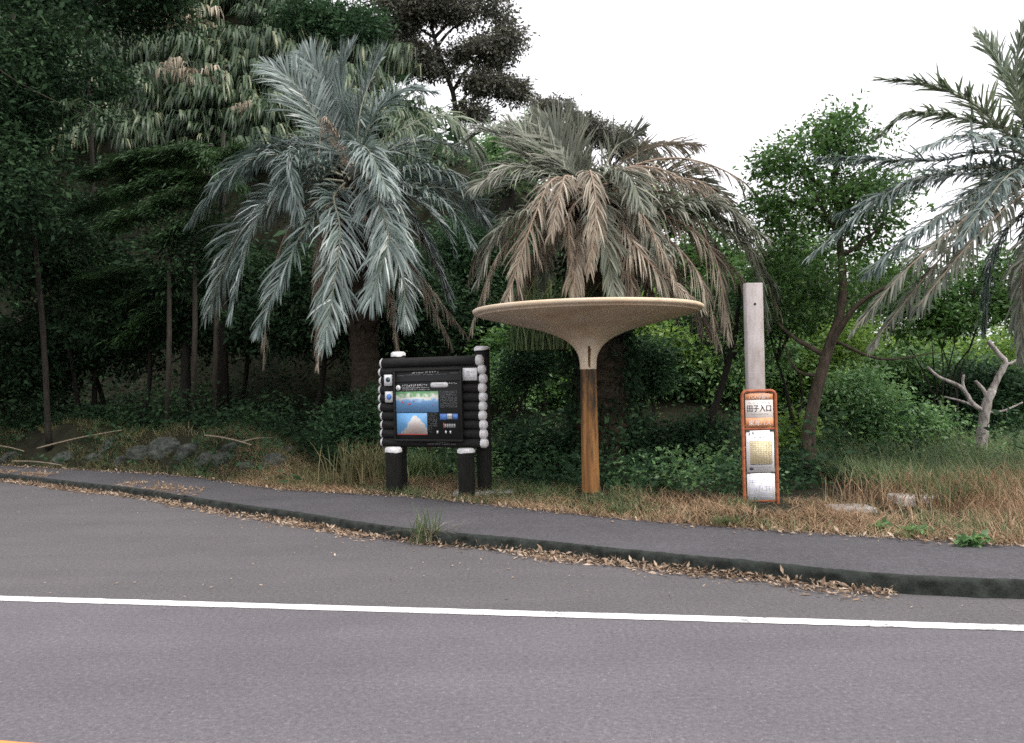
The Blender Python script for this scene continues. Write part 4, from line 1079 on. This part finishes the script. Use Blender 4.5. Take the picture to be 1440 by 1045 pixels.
# ridge trees against the sky
D = 40; b = at(640, 190, 41); b[2] = gz(b[0], b[1])
A = lambda x, y, d=0: at(x, y, D + d)
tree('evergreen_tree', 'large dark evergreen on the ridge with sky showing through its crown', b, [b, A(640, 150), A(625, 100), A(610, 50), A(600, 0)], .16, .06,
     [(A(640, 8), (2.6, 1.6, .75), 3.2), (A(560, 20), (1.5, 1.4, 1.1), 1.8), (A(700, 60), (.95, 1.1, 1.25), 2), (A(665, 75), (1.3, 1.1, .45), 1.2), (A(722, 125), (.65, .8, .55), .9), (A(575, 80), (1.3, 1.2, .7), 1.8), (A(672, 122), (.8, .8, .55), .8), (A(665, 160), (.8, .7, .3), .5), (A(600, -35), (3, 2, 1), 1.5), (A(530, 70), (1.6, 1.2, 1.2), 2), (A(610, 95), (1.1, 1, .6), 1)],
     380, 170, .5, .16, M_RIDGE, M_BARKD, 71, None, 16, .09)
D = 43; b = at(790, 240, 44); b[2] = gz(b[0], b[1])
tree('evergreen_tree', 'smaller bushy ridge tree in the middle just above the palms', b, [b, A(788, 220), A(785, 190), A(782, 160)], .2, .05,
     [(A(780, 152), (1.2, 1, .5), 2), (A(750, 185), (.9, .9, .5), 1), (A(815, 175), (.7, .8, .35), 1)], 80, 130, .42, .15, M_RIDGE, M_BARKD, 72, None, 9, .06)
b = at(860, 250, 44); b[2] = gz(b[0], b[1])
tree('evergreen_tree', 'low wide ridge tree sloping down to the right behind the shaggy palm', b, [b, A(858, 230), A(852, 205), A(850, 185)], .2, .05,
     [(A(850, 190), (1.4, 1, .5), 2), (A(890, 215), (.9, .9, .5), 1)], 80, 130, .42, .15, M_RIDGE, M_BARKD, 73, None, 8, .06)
big_tree('green evergreen at the top of the slope left of the ridge crown', 470, 40, 31, 2.4, 1.8, 1.5, 130, 150, .6, .14, M_UNDER, 74)
big_tree('bright leafy tree at the foot of the ridge right of the upright palm fronds', 720, 215, 24, 1.6, 1.2, .85, 110, 120, .45, .11, M_BUSH, 75)
big_tree('green tree behind the shaggy palm left of the sky gap', 905, 300, 24, 2.2, 1.4, 1.0, 130, 120, .5, .12, M_BUSH, 76)
big_tree('leafy tree filling in below the sky gap behind the shaggy palm', 1010, 400, 22, 1.7, 1.2, 1.5, 130, 120, .5, .11, M_BROAD, 77)
big_tree('mid green tree behind the palms between board and shelter', 690, 400, 21, 1.9, 1.2, 1.7, 150, 130, .5, .11, M_UNDER, 78)
big_tree('shaded tree behind the shelter and the big palm trunk', 850, 470, 21, 2.0, 1.2, 1.6, 150, 130, .5, .11, M_UNDER, 79)
big_tree('leafy tree standing in the gap behind the leaning trunk', 1150, 400, 20, 2.0, 1.2, 1.5, 150, 120, .5, .11, M_BROAD, 70)
# dark wood at the left
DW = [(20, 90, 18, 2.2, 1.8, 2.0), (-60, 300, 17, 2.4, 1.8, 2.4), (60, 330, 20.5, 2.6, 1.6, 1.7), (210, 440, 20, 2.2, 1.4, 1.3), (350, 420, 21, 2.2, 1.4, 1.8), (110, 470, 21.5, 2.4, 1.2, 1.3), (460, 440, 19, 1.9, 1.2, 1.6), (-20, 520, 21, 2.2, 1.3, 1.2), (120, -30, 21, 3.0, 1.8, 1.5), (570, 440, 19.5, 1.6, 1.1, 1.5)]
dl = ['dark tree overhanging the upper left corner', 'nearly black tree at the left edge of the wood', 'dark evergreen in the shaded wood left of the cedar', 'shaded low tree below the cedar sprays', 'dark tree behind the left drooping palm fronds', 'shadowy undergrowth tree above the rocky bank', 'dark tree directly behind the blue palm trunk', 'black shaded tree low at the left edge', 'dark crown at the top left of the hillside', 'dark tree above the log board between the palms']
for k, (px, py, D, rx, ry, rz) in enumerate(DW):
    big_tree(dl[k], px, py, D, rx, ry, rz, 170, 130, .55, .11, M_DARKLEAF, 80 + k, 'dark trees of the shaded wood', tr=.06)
# cedar with level sprays
def cedar(label, px, py, D, seed, rows):
    rng = np.random.default_rng(seed)
    c = at(px, py, D); g = gz(c[0], c[1] + .4)
    t = thing('cedar_tree', label, 'tree', (c[0], c[1] + .4, g))
    base = np.array([c[0], c[1] + .4, g])
    MB().tube([(0, 0, -.2), (0, 0, (c[2] - g) * .5), (.1, 0, c[2] - g + 1.2)], [.14, .11, .04], 9, True, .04, rng).build('trunk', M_BARKD, t, True)
    allP, allO = [], []
    for (x0, y0, x1, y1, dd) in rows:
        a = at(x0, y0, D) - base; e = at(x1, y1, D + dd) - base
        pp = limb_path(a, e, rng, .06, 12)
        MB().tube(pp, np.linspace(.03, .008, 12), 5).build('limb', M_BARKD, t, True)
        L = np.linalg.norm(e - a); m = int(1500 * L)
        u = rng.random(m) ** .8; k = u * 11; i0 = np.minimum(k.astype(int), 10)
        P = pp[i0] + (pp[i0 + 1] - pp[i0]) * (k - i0)[:, None]
        sd = rng.normal(0, .30 * (1.1 - .6 * u), m)
        P = P + np.stack([rng.normal(0, .08, m), sd, rng.normal(0, .035, m) - .12 * np.abs(sd)], 1)
        P[:, 0] += sd * .25
        dr = (e - a) / L
        allP.append(P); allO.append(np.tile(dr, (m, 1)) + np.stack([0 * sd, np.sign(sd) * .8, 0 * sd], 1))
    P = np.concatenate(allP); o = np.concatenate(allO); o /= np.linalg.norm(o, axis=1)[:, None]
    V, fs = leaf_arrays(P, .12, rng, .16, .7, .35, o, .7)
    link('foliage', mesh('foliage', V, fs, M_CEDAR), t)
    return t
cedar('cedar with level mossy green sprays left of the blue palm', 300, 260, 18.6, 91,
      [(310, 215, 170, 225, -.6), (310, 228, 120, 250, -.4), (300, 250, 165, 275, -.9), (300, 268, 205, 300, -.8), (300, 240, 335, 205, -.6), (290, 285, 150, 320, -.5), (300, 215, 330, 260, -.9), (290, 300, 230, 340, -.6), (295, 262, 110, 300, .2), (300, 205, 240, 212, -.7)])
cedar('smaller shaded cedar low in the wood', 250, 420, 19.4, 92, [(255, 400, 175, 425, -.4), (255, 420, 200, 455, -.5), (255, 410, 320, 440, -.4), (255, 385, 120, 390, -.2), (250, 440, 170, 480, -.4)])
# bare poles in the wood
for k, (px, y0, y1, lab) in enumerate([(234, 440, 570, 'leftmost of three thin pale trunks in the dark wood'), (270, 420, 562, 'middle of three thin pale trunks in the dark wood'), (300, 430, 560, 'rightmost of three thin pale trunks in the dark wood')]):
    D = 18.2 + .2 * k; a = at(px, y1 + 25, D); c = at(px + 4, y0 - 90, D)
    t = thing('thin_tree', lab, 'tree', a, 0, 'thin trunks in the wood')
    MB().tube([(0, 0, -.6), tuple((c - a) * .5 + [.03, 0, 0]), tuple(c - a)], [.06, .055, .035], 8, True, .05, np.random.default_rng(k)).build('trunk', M_BARKM, t, True)
    V, fs = leaf_arrays((c - a) + np.random.default_rng(k).normal(0, .35, (1500, 3)), .1, np.random.default_rng(k), .4)
    link('crown', mesh('crown', V, fs, M_DARKLEAF), t)

# bamboo grass hanging down the hillside
def clump_mesh(seed, mat, nc=26):
    rng = np.random.default_rng(seed); Vs, Fq, Ft, off = [], [], [], 0
    for k in range(nc):
        th = rng.uniform(-math.pi, 0) if rng.random() < .8 else rng.uniform(0, math.pi)
        L = rng.uniform(1.0, 2.1); o = np.array([math.cos(th), math.sin(th), 0])
        s = np.linspace(0, 1, 8)[:, None]
        base = np.array([rng.normal(0, .35), rng.normal(0, .25), 0])
        Pc = base + o * L * .62 * s ** 1.2 + np.array([0, 0, 1.0]) * L * (1.0 * s - .62 * s ** 2.4)
        m = rng.integers(10, 16); u = np.concatenate([rng.uniform(.35, 1, m), np.full(6, 1.0)]); m = len(u)
        P = np.stack([np.interp(u, s[:, 0], Pc[:, q]) for q in range(3)], 1) + rng.normal(0, .02, (m, 3))
        az = th + rng.normal(0, .9, m); ln = rng.uniform(.35, .75, m); dh = np.stack([np.cos(az), np.sin(az), 0 * az], 1); sd = np.stack([-np.sin(az), np.cos(az), 0 * az], 1)
        w = .045
        p1 = P + dh * ln[:, None] * .3 + np.array([0, 0, .02]); p2 = p1 + dh * ln[:, None] * .16 - np.array([0, 0, 1]) * ln[:, None] * .38; p3 = p2 - np.array([0, 0, 1]) * ln[:, None] * .34 + dh * .02
        V = np.stack([P - sd * w * .3, P + sd * w * .3, p1 - sd * w * .6, p1 + sd * w * .6, p2 - sd * w * .45, p2 + sd * w * .45, p3], 1).reshape(-1, 3)
        i = np.arange(m)[:, None] * 7 + off
        Vs.append(V); Fq += [i + [0, 1, 3, 2], i + [2, 3, 5, 4]]; Ft.append(i + [4, 5, 6]); off += len(V)
        cu, cf = tube_arrays(Pc, np.linspace(.012, .005, 8), 3, False)
        Vs.append(cu); Fq.append(cf[0] + off); off += len(cu)
    return mesh('bamboo_grass', np.concatenate(Vs), [np.concatenate(Fq), np.concatenate(Ft)], mat)
CM = [clump_mesh(100 + k, M_BAMBOO, 30) for k in range(5)]
CS = [clump_mesh(120 + k, M_STRAW, 12) for k in range(2)]
rng = np.random.default_rng(99)
cnt = 0
for py in range(-60, 236, 24):
    for px in range(30, 720, 46):
        x, y = px + rng.uniform(-34, 34) + (py // 24 % 2) * 20, py + rng.uniform(-20, 20)
        if x < 90 and y > 120: continue
        if y > 215 - max(0, (x - 560)) * .2 and x < 330: continue
        h = hit(x, y, 14, 60)
        if h is None: continue
        o = link('bamboo_clump', CM[rng.integers(5)], None, h + [0, 0, -.7], rng.uniform(-1.0, 1.0))
        k = h[1] / 27 * rng.uniform(.6, 1.3); o.scale = (k * rng.uniform(.8, 1.2), k, k * rng.uniform(.85, 1.25)); o.rotation_euler = (rng.uniform(-.2, .3), rng.uniform(-.3, .3), o.rotation_euler[2])
        tag(o, 'clump of drooping leafy bamboo hanging on the steep hillside', 'bamboo', 'bamboo clumps on the hillside'); cnt += 1
SL = [((285, 50), 'straw tuft high on the hillside, gap light put into its pale colour, topmost of the pair'), ((295, 125), 'straw tuft below the topmost one on the hillside, gap light put into its pale colour'), ((105, 90), 'dull brown dry tuft on the hillside near the upper left'), ((375, 165), 'dry tuft on the hillside just left of the upright palm fronds')]  # first two: light through a gap is painted as paler straw
for k, ((x, y), lab) in enumerate(SL):
    h = hit(x, y, 14, 60) if k != 4 else at(x, y - 20, 17.6)
    o = link('dry_tuft', CS[k % 2], None, h + np.array([0, -1.2 if k != 4 else 0, -.6]), rng.uniform(-.4, .4)); s = (.8, .75, .5, .5, .45)[k] * h[1] / 25; o.scale = (s, s, s)
    tag(o, lab, 'dry tuft')
# long bamboo pole leaning out of the wood
pts = np.array([at(-20, 85, 16.5), at(30, 118, 16.6), at(98, 152, 16.8), at(125, 165, 16.9)])
t = thing('bamboo_pole', 'long thin bamboo stem slanting out of the upper left wood', 'bamboo', pts[0])
MB().tube(catmull(pts - pts[0], 20), np.linspace(.014, .006, 20), 6).build('stem', M_BARKM, t, True)
V, fs = blade_arrays(np.repeat((pts - pts[0])[2:], 14, 0) + np.random.default_rng(1).normal(0, .08, (28, 3)), .45, .03, 1.6, np.random.default_rng(1), 4, 2.2)
link('foliage', mesh('foliage', V, fs, M_BAMBOO), t)
# ground cover of the wood floor
rng = np.random.default_rng(140)
NU = 120000
xsr = rng.uniform(-16, 12, NU); ysr = yB(xsr) + 1.4 + rng.exponential(5.0, NU)
P = np.stack([xsr, ysr, ground_h(xsr, ysr) + rng.random(NU) ** 2 * (.45 + .5 * (wav(xsr * 1.3, ysr) > .2))], 1)
k = ysr - yB(xsr) > np.interp(xsr, [-6, -3, 2.5, 3.5, 5, 12], [1.4, 2.0, 2.2, 3.2, 5.5, 6]); P = P[k]
lft = P[:, 0] < -3.0 + .6 * wav(P[:, 0], P[:, 1]); mix = wav(P[:, 0] * 1.9, P[:, 1] * 1.3 + 2) > .25  # leaves left of the split get the darker colour, painting shade there
for sel, mt_, sz_, lab in ((lft, M_DARKLEAF, .085, 'ground cover under the left wood, shade put into its nearly black leaves'), (~lft & ~mix, M_UNDER, .085, 'leafy dark undergrowth on the forest floor behind the shelter'), (~lft & mix, M_BUSH, .07, 'lighter green weeds in patches among the undergrowth')):
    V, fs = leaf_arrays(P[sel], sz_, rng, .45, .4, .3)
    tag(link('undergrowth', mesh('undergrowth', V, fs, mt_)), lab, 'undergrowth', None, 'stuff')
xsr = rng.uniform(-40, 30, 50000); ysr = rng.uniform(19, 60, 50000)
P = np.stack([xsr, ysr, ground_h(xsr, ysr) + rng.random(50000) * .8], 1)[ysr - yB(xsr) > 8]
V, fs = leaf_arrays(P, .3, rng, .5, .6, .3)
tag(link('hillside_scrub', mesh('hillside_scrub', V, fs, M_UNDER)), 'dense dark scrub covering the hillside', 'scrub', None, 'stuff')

# ------------------------------------------------------------------ rocky bank: rocks and fallen canes
def rock_mesh(seed):
    import bmesh
    rng = np.random.default_rng(seed); bm = bmesh.new(); bmesh.ops.create_icosphere(bm, subdivisions=3, radius=1)
    pl = rng.normal(0, 1, (9, 3)); pl /= np.linalg.norm(pl, axis=1)[:, None]; dd = rng.uniform(.55, .85, 9)
    for v in bm.verts:
        p = np.array(v.co)
        for q, d in zip(pl, dd):
            e = p @ q - d
            if e > 0: p -= q * e * .92
        p += .03 * np.sin(p[[1, 2, 0]] * 9 + seed)
        v.co = p
    me = bpy.data.meshes.new('rock'); bm.to_mesh(me); bm.free(); me.materials.append(M_ROCK)
    return me
RM_ = [rock_mesh(k) for k in range(5)]
RK = [(15, 648, .35), (85, 650, .42), (135, 645, .33), (172, 652, .3), (205, 640, .42), (232, 634, .5), (262, 640, .46), (292, 650, .33), (318, 648, .36), (352, 658, .28), (385, 652, .33), (402, 640, .25), (150, 628, .33), (330, 630, .3)]
order = sorted(range(len(RK)), key=lambda i: RK[i][0]); words_ = ['first', 'second', 'third', 'fourth', 'fifth', 'sixth', 'seventh', 'eighth', 'ninth', 'tenth', 'eleventh', 'twelfth', 'thirteenth', 'fourteenth']
rng = np.random.default_rng(8)
for r_, i in enumerate(order):
    px, py, s = RK[i]; h = hit(px, py, 10, 40)
    o = link('rock', RM_[i % 5], None, h + np.array([0, .1, -.02])); o.rotation_euler = (rng.uniform(-.3, .3), rng.uniform(-.3, .3), rng.uniform(0, 6)); s *= .8; o.scale = (s * 1.2, s * .9, s * .7)
    tag(o, f'mossy grey rock in the roadside bank, {words_[r_]} from the left', 'rock', 'rocks along the left bank')
CN = [((-5, 632), (47, 641), 'pale fallen cane lying at the far left edge of the bank'), ((30, 655), (100, 661), 'short pale stick on the pavement edge at the far left'), ((65, 637), (182, 612), 'long pale cane slanting up across the rocky bank'), ((235, 606), (278, 596), 'short cane sticking up on top of the bank'), ((288, 599), (306, 607), 'small broken cane at the top of the bank under the three thin trunks'), ((297, 620), (362, 634), 'pale cane slanting down the right end of the rocky bank'), ((348, 630), (392, 624), 'short pale cane at the right end of the bank by the dry grass')]
for a, c, lab in CN:
    pa, pb = hit(*a, 10, 40), hit(*c, 10, 40)
    if pa is None or pb is None: continue
    if abs(pb[1] - pa[1]) > 2.5: pb = at(c[0], c[1], pa[1] + 1.0)
    pa = pa + [0, -.35, .12]; pb = pb + [0, -.35, .12]
    pp = (pa + (pb - pa) * np.linspace(0, 1, 12)[:, None] + np.array([0, 0, .03]) * np.sin(np.linspace(0, 3.1, 12))[:, None]) - pa
    tag(MB().tube(pp, np.linspace(.017, .010, 12), 6, True, .08, rng).build('fallen_cane', M_CANE, None, True, pa), lab, 'cane')

rng = np.random.default_rng(150)
xr_ = rng.uniform(-13, -3.2, 7000); tr_ = rng.uniform(.15, 2.6, 7000); k = wav(xr_ * 2.1, tr_ * 3) > .05; xr_, tr_ = xr_[k], tr_[k]
P = np.stack([xr_, yB(xr_) + tr_, ground_h(xr_, yB(xr_) + tr_) + rng.random(len(xr_)) * .22], 1)
V, fs = leaf_arrays(P, .075, rng, .5, .4, .3)
tag(link('bank_weeds', mesh('bank_weeds', V, fs, M_UNDER)), 'small dark weeds growing among the bank rocks', 'weeds', None, 'stuff')
xr_ = rng.uniform(-13, -2.8, 16000); tr_ = rng.uniform(.05, 2.4, 16000); k = wav(xr_ * 1.6 + 2, tr_ * 3 + 1) > -.1; xr_, tr_ = xr_[k], tr_[k]
P = np.stack([xr_, yB(xr_) + tr_, ground_h(xr_, yB(xr_) + tr_)], 1)
V, fs = blade_arrays(P, rng.uniform(.05, .3, len(P)), .009, rng.uniform(.4, 2.2, len(P)), rng, 3, .8)
tag(link('bank_grass', mesh('bank_grass', V, fs, M_OLIVE)), 'dull olive dry grass trailing over the rocky bank', 'grass', None, 'stuff')
# ------------------------------------------------------------------ grass and litter
def clear_of_sign(P):
    a = (np.abs(P[:, 0] - qs[0]) < .27) & (P[:, 1] < qs[1] + .05) & (P[:, 1] > qs[1] - .75)
    b = (np.abs(P[:, 0] - sc_[0]) < .22) & (P[:, 1] < sc_[1] + .1) & (P[:, 1] > sc_[1] - .55)
    c0, c1 = on(1262, 716, .16), on(1325, 716, .16)
    c = (P[:, 0] > c0[0] * .93) & (P[:, 0] < c1[0]) & (P[:, 1] > c0[1] - 1.0) & (P[:, 1] < c0[1] + .55)
    thin = np.arange(len(P)) % 2 > 0
    return ~(a | b | (c & thin))
def scatter(n, xr, t0, t1, rng, dens=None):
    x = rng.uniform(*xr, n); t = rng.uniform(t0, t1, n)
    if dens is not None:
        k = dens(x, t) > rng.random(n); x, t = x[k], t[k]
    y = yB(x) + t
    P = np.stack([x, y, ground_h(x, y)], 1); k = clear_of_sign(P)
    return P[k], t[k]
rng = np.random.default_rng(200)
patch = lambda x, t: .55 + .5 * wav(x * 1.4, t * 2.0 + x * .3)
# low dry thatch
P, t = scatter(75000, (-6.5, 9), .0, 2.3, rng, lambda x, t: np.clip(patch(x, t), .12, 1) * np.exp(-np.maximum(0, t - .9) * 1.3) * sstep(-6.5, -3.5, x))
V, fs = blade_arrays(P, rng.uniform(.03, .16, len(P)), .007, rng.uniform(.5, 2.6, len(P)), rng, 3, .6)
tag(link('dry_grass', mesh('dry_grass', V, fs, M_DRY)), 'low matted dry orange grass along the verge', 'grass', None, 'stuff')
# tall dry weeds at the right
P, t = scatter(22000, (3.6, 9.5), .12, 3.0, rng, lambda x, t: np.clip(patch(x * 1.3, t) + .2, .1, 1) * sstep(3.4, 4.8, x))
hh = np.clip(.16 + .10 * t + .3 * sstep(4.6, 7, P[:, 0]) * sstep(.3, 1.4, t), .1, .62) * rng.uniform(.4, 1.15, len(P))
V, fs = blade_arrays(P, hh, .008, rng.uniform(.2, 1.1, len(P)), rng, 3, .8)
tag(link('dry_grass', mesh('tall_dry_grass', V, fs, M_DRY)), 'tall dry brown weeds massed at the right verge', 'grass', None, 'stuff')
# green grass, verge and clearing
P, t = scatter(30000, (-6, 9), .05, 1.9, rng, lambda x, t: np.clip(.25 - .6 * wav(x * 1.4, t * 2 + x * .3), 0, .8))
V, fs = blade_arrays(P, rng.uniform(.05, .2, len(P)), .008, rng.uniform(.3, 1.4, len(P)), rng, 3, .7)
tag(link('green_grass', mesh('green_grass', V, fs, M_GRASS)), 'short green grass mixed into the dry verge', 'grass', None, 'stuff')
P, t = scatter(60000, (4.4, 14), 2.0, 9, rng, lambda x, t: np.clip(.6 + .4 * wav(x, t), .15, 1))
V, fs = blade_arrays(P, rng.uniform(.2, .5, len(P)) * (1 + .5 * sstep(4, 8, t)), .014, rng.uniform(.3, 1.2, len(P)), rng, 3, .9)
tag(link('green_grass', mesh('clearing_grass', V, fs, M_GRASS)), 'tall fresh green grass in the clearing behind the right verge', 'grass', None, 'stuff')
# leaf litter in the gutter
n = 13500
x = rng.uniform(-13, 2.75, n); off = np.abs(rng.normal(0, .1, n)) * (1 + .5 * wav(x * 2, x))
k = rng.random(n) < np.clip(.65 + .5 * wav(x * 1.9, x * .6), .15, 1); x, off = x[k], np.clip(off[k], 0, .6)
P = np.stack([x, yK(x) - .005 - off, .012 + .05 * np.exp(-off / .07) * rng.random(len(x))], 1)
V, fs = leaf_arrays(P, .05, rng, .32, .55, .0)
V[:, 2] = np.maximum(V[:, 2], .006)
tag(link('leaf_litter', mesh('leaf_litter', V, fs, M_LITTER)), 'dry fallen leaves drifted against the kerb', 'leaves', None, 'stuff')
x = rng.uniform(-13, 9, 2600); tt_ = -np.abs(rng.normal(0, .12, 2600)); y = yB(x) + tt_ + .1
P = np.stack([x, y, np.full(len(x), .15)], 1)
V, fs = leaf_arrays(P, .05, rng, .4, .75, .0); V[:, 2] = np.maximum(V[:, 2], .142)
tag(link('leaf_litter', mesh('verge_litter', V, fs, M_LITTER)), 'scattered dry leaves along the back edge of the pavement', 'leaves', None, 'stuff')
# a few stray leaves and grit blown over the asphalt
x = rng.uniform(-9, 5, 420); u = rng.random(420) ** 1.8; y = yK(x) - .3 - u * (yK(x) - wl_mid[1] - .5).clip(.2)
V, fs = leaf_arrays(np.stack([x, y, np.full(len(x), .012)], 1), .026, rng, .45, .8, 0); V[:, 2] = np.maximum(V[:, 2], .007)
tag(link('leaf_litter', mesh('stray_litter', V, fs, M_LITTER)), 'few stray leaf scraps scattered over the lay-by asphalt', 'leaves', None, 'stuff')
# orange litter on the left pavement
x = rng.uniform(-10, -4.5, 1500); u = np.clip(rng.normal(.25, .14, 1500), .05, .9); k = wav(x * 1.1, x * .4 + 2) > .1; x, u = x[k], u[k]
y = yK(x) + (yB(x) - yK(x)) * u
V, fs = leaf_arrays(np.stack([x, y, np.full(len(x), .142)], 1), .055, rng, .35, .8, 0); V[:, 2] = np.maximum(V[:, 2], .138)
tag(link('leaf_litter', mesh('walk_litter', V, fs, M_DRY)), 'orange brown needles strewn on the left end of the pavement', 'leaves', None, 'stuff')

# weed tuft growing from the kerb
c = on(598, 770, .0); c[1] = yK(c[0]) - .01
t = thing('grass_tuft', 'straggly grass tuft growing out of the kerb left of centre', 'grass tuft', (c[0], c[1], .01))
rng = np.random.default_rng(301)
P = np.stack([np.concatenate([rng.normal(-.06, .03, 34), rng.normal(.05, .05, 26)]), rng.normal(0, .03, 60), np.zeros(60)], 1)
V, fs = blade_arrays(P, rng.uniform(.22, .5, 60), .013, rng.uniform(.08, .75, 60), rng, 5, .9); link('green_blades', mesh('green_blades', V, fs, M_GRASS), t)
P = np.stack([rng.normal(.03, .09, 70), rng.normal(0, .04, 70), np.zeros(70)], 1)
V, fs = blade_arrays(P, rng.uniform(.15, .42, 70), .009, rng.uniform(.4, 1.6, 70), rng, 5, 1.1); link('dry_blades', mesh('dry_blades', V, fs, M_STRAW), t)
# weeds at the pavement's edge
for k, (px, py, s, lab) in enumerate([(1287, 752, .2, 'small dark green weed at the pavement edge in front of the pale block'), (1366, 766, .18, 'small green weed at the pavement edge near the right border'), (1040, 722, .26, 'low green grass tuft at the foot of the bus stop sign'), (1020, 738, .22, 'low green tuft left of the foot of the bus stop sign'), (868, 722, .2, 'low green tuft right of the shelter post'), (1240, 745, .16, 'little green weed at the pavement edge right of the grey slab')]):
    c = on(px, py, .14); rng = np.random.default_rng(320 + k)
    P = rng.normal(0, s * .3, (170, 3)); P[:, 2] = np.abs(P[:, 2]) * .5 + .01; P[:, 1] *= .6
    if k in (2, 3, 4):
        P[:, 2] = 0; V, fs = blade_arrays(P, rng.uniform(.06, .2, 170), .01, rng.uniform(.3, 1.2, 170), rng, 3)
    else: V, fs = leaf_arrays(P, .07, rng, .45, .6, .2)
    tag(link('weed', mesh('weed', V, fs, M_GRASS if k in (2, 3, 4) else M_BUSH), None, (c[0], c[1], gz(c[0], c[1]) if gz(c[0], c[1]) > .1 else .14)), lab, 'weed')
# two broad leaves / twigs stuck in the litter
for (a, c, lab) in [((893, 786), (901, 778), 'pale twig sticking up from the litter by the kerb'), ((1085, 806), (1082, 798), 'small pale twig against the kerb near the right end of the litter')]:
    pa = on(*a); pb = at(*c, pa[1] + .05)
    tag(MB().tube(limb_path(pa * 0, pb - pa, RNG, .02, 8), np.linspace(.008, .005, 8), 5).build('twig', M_CANE, None, True, pa), lab, 'twig')
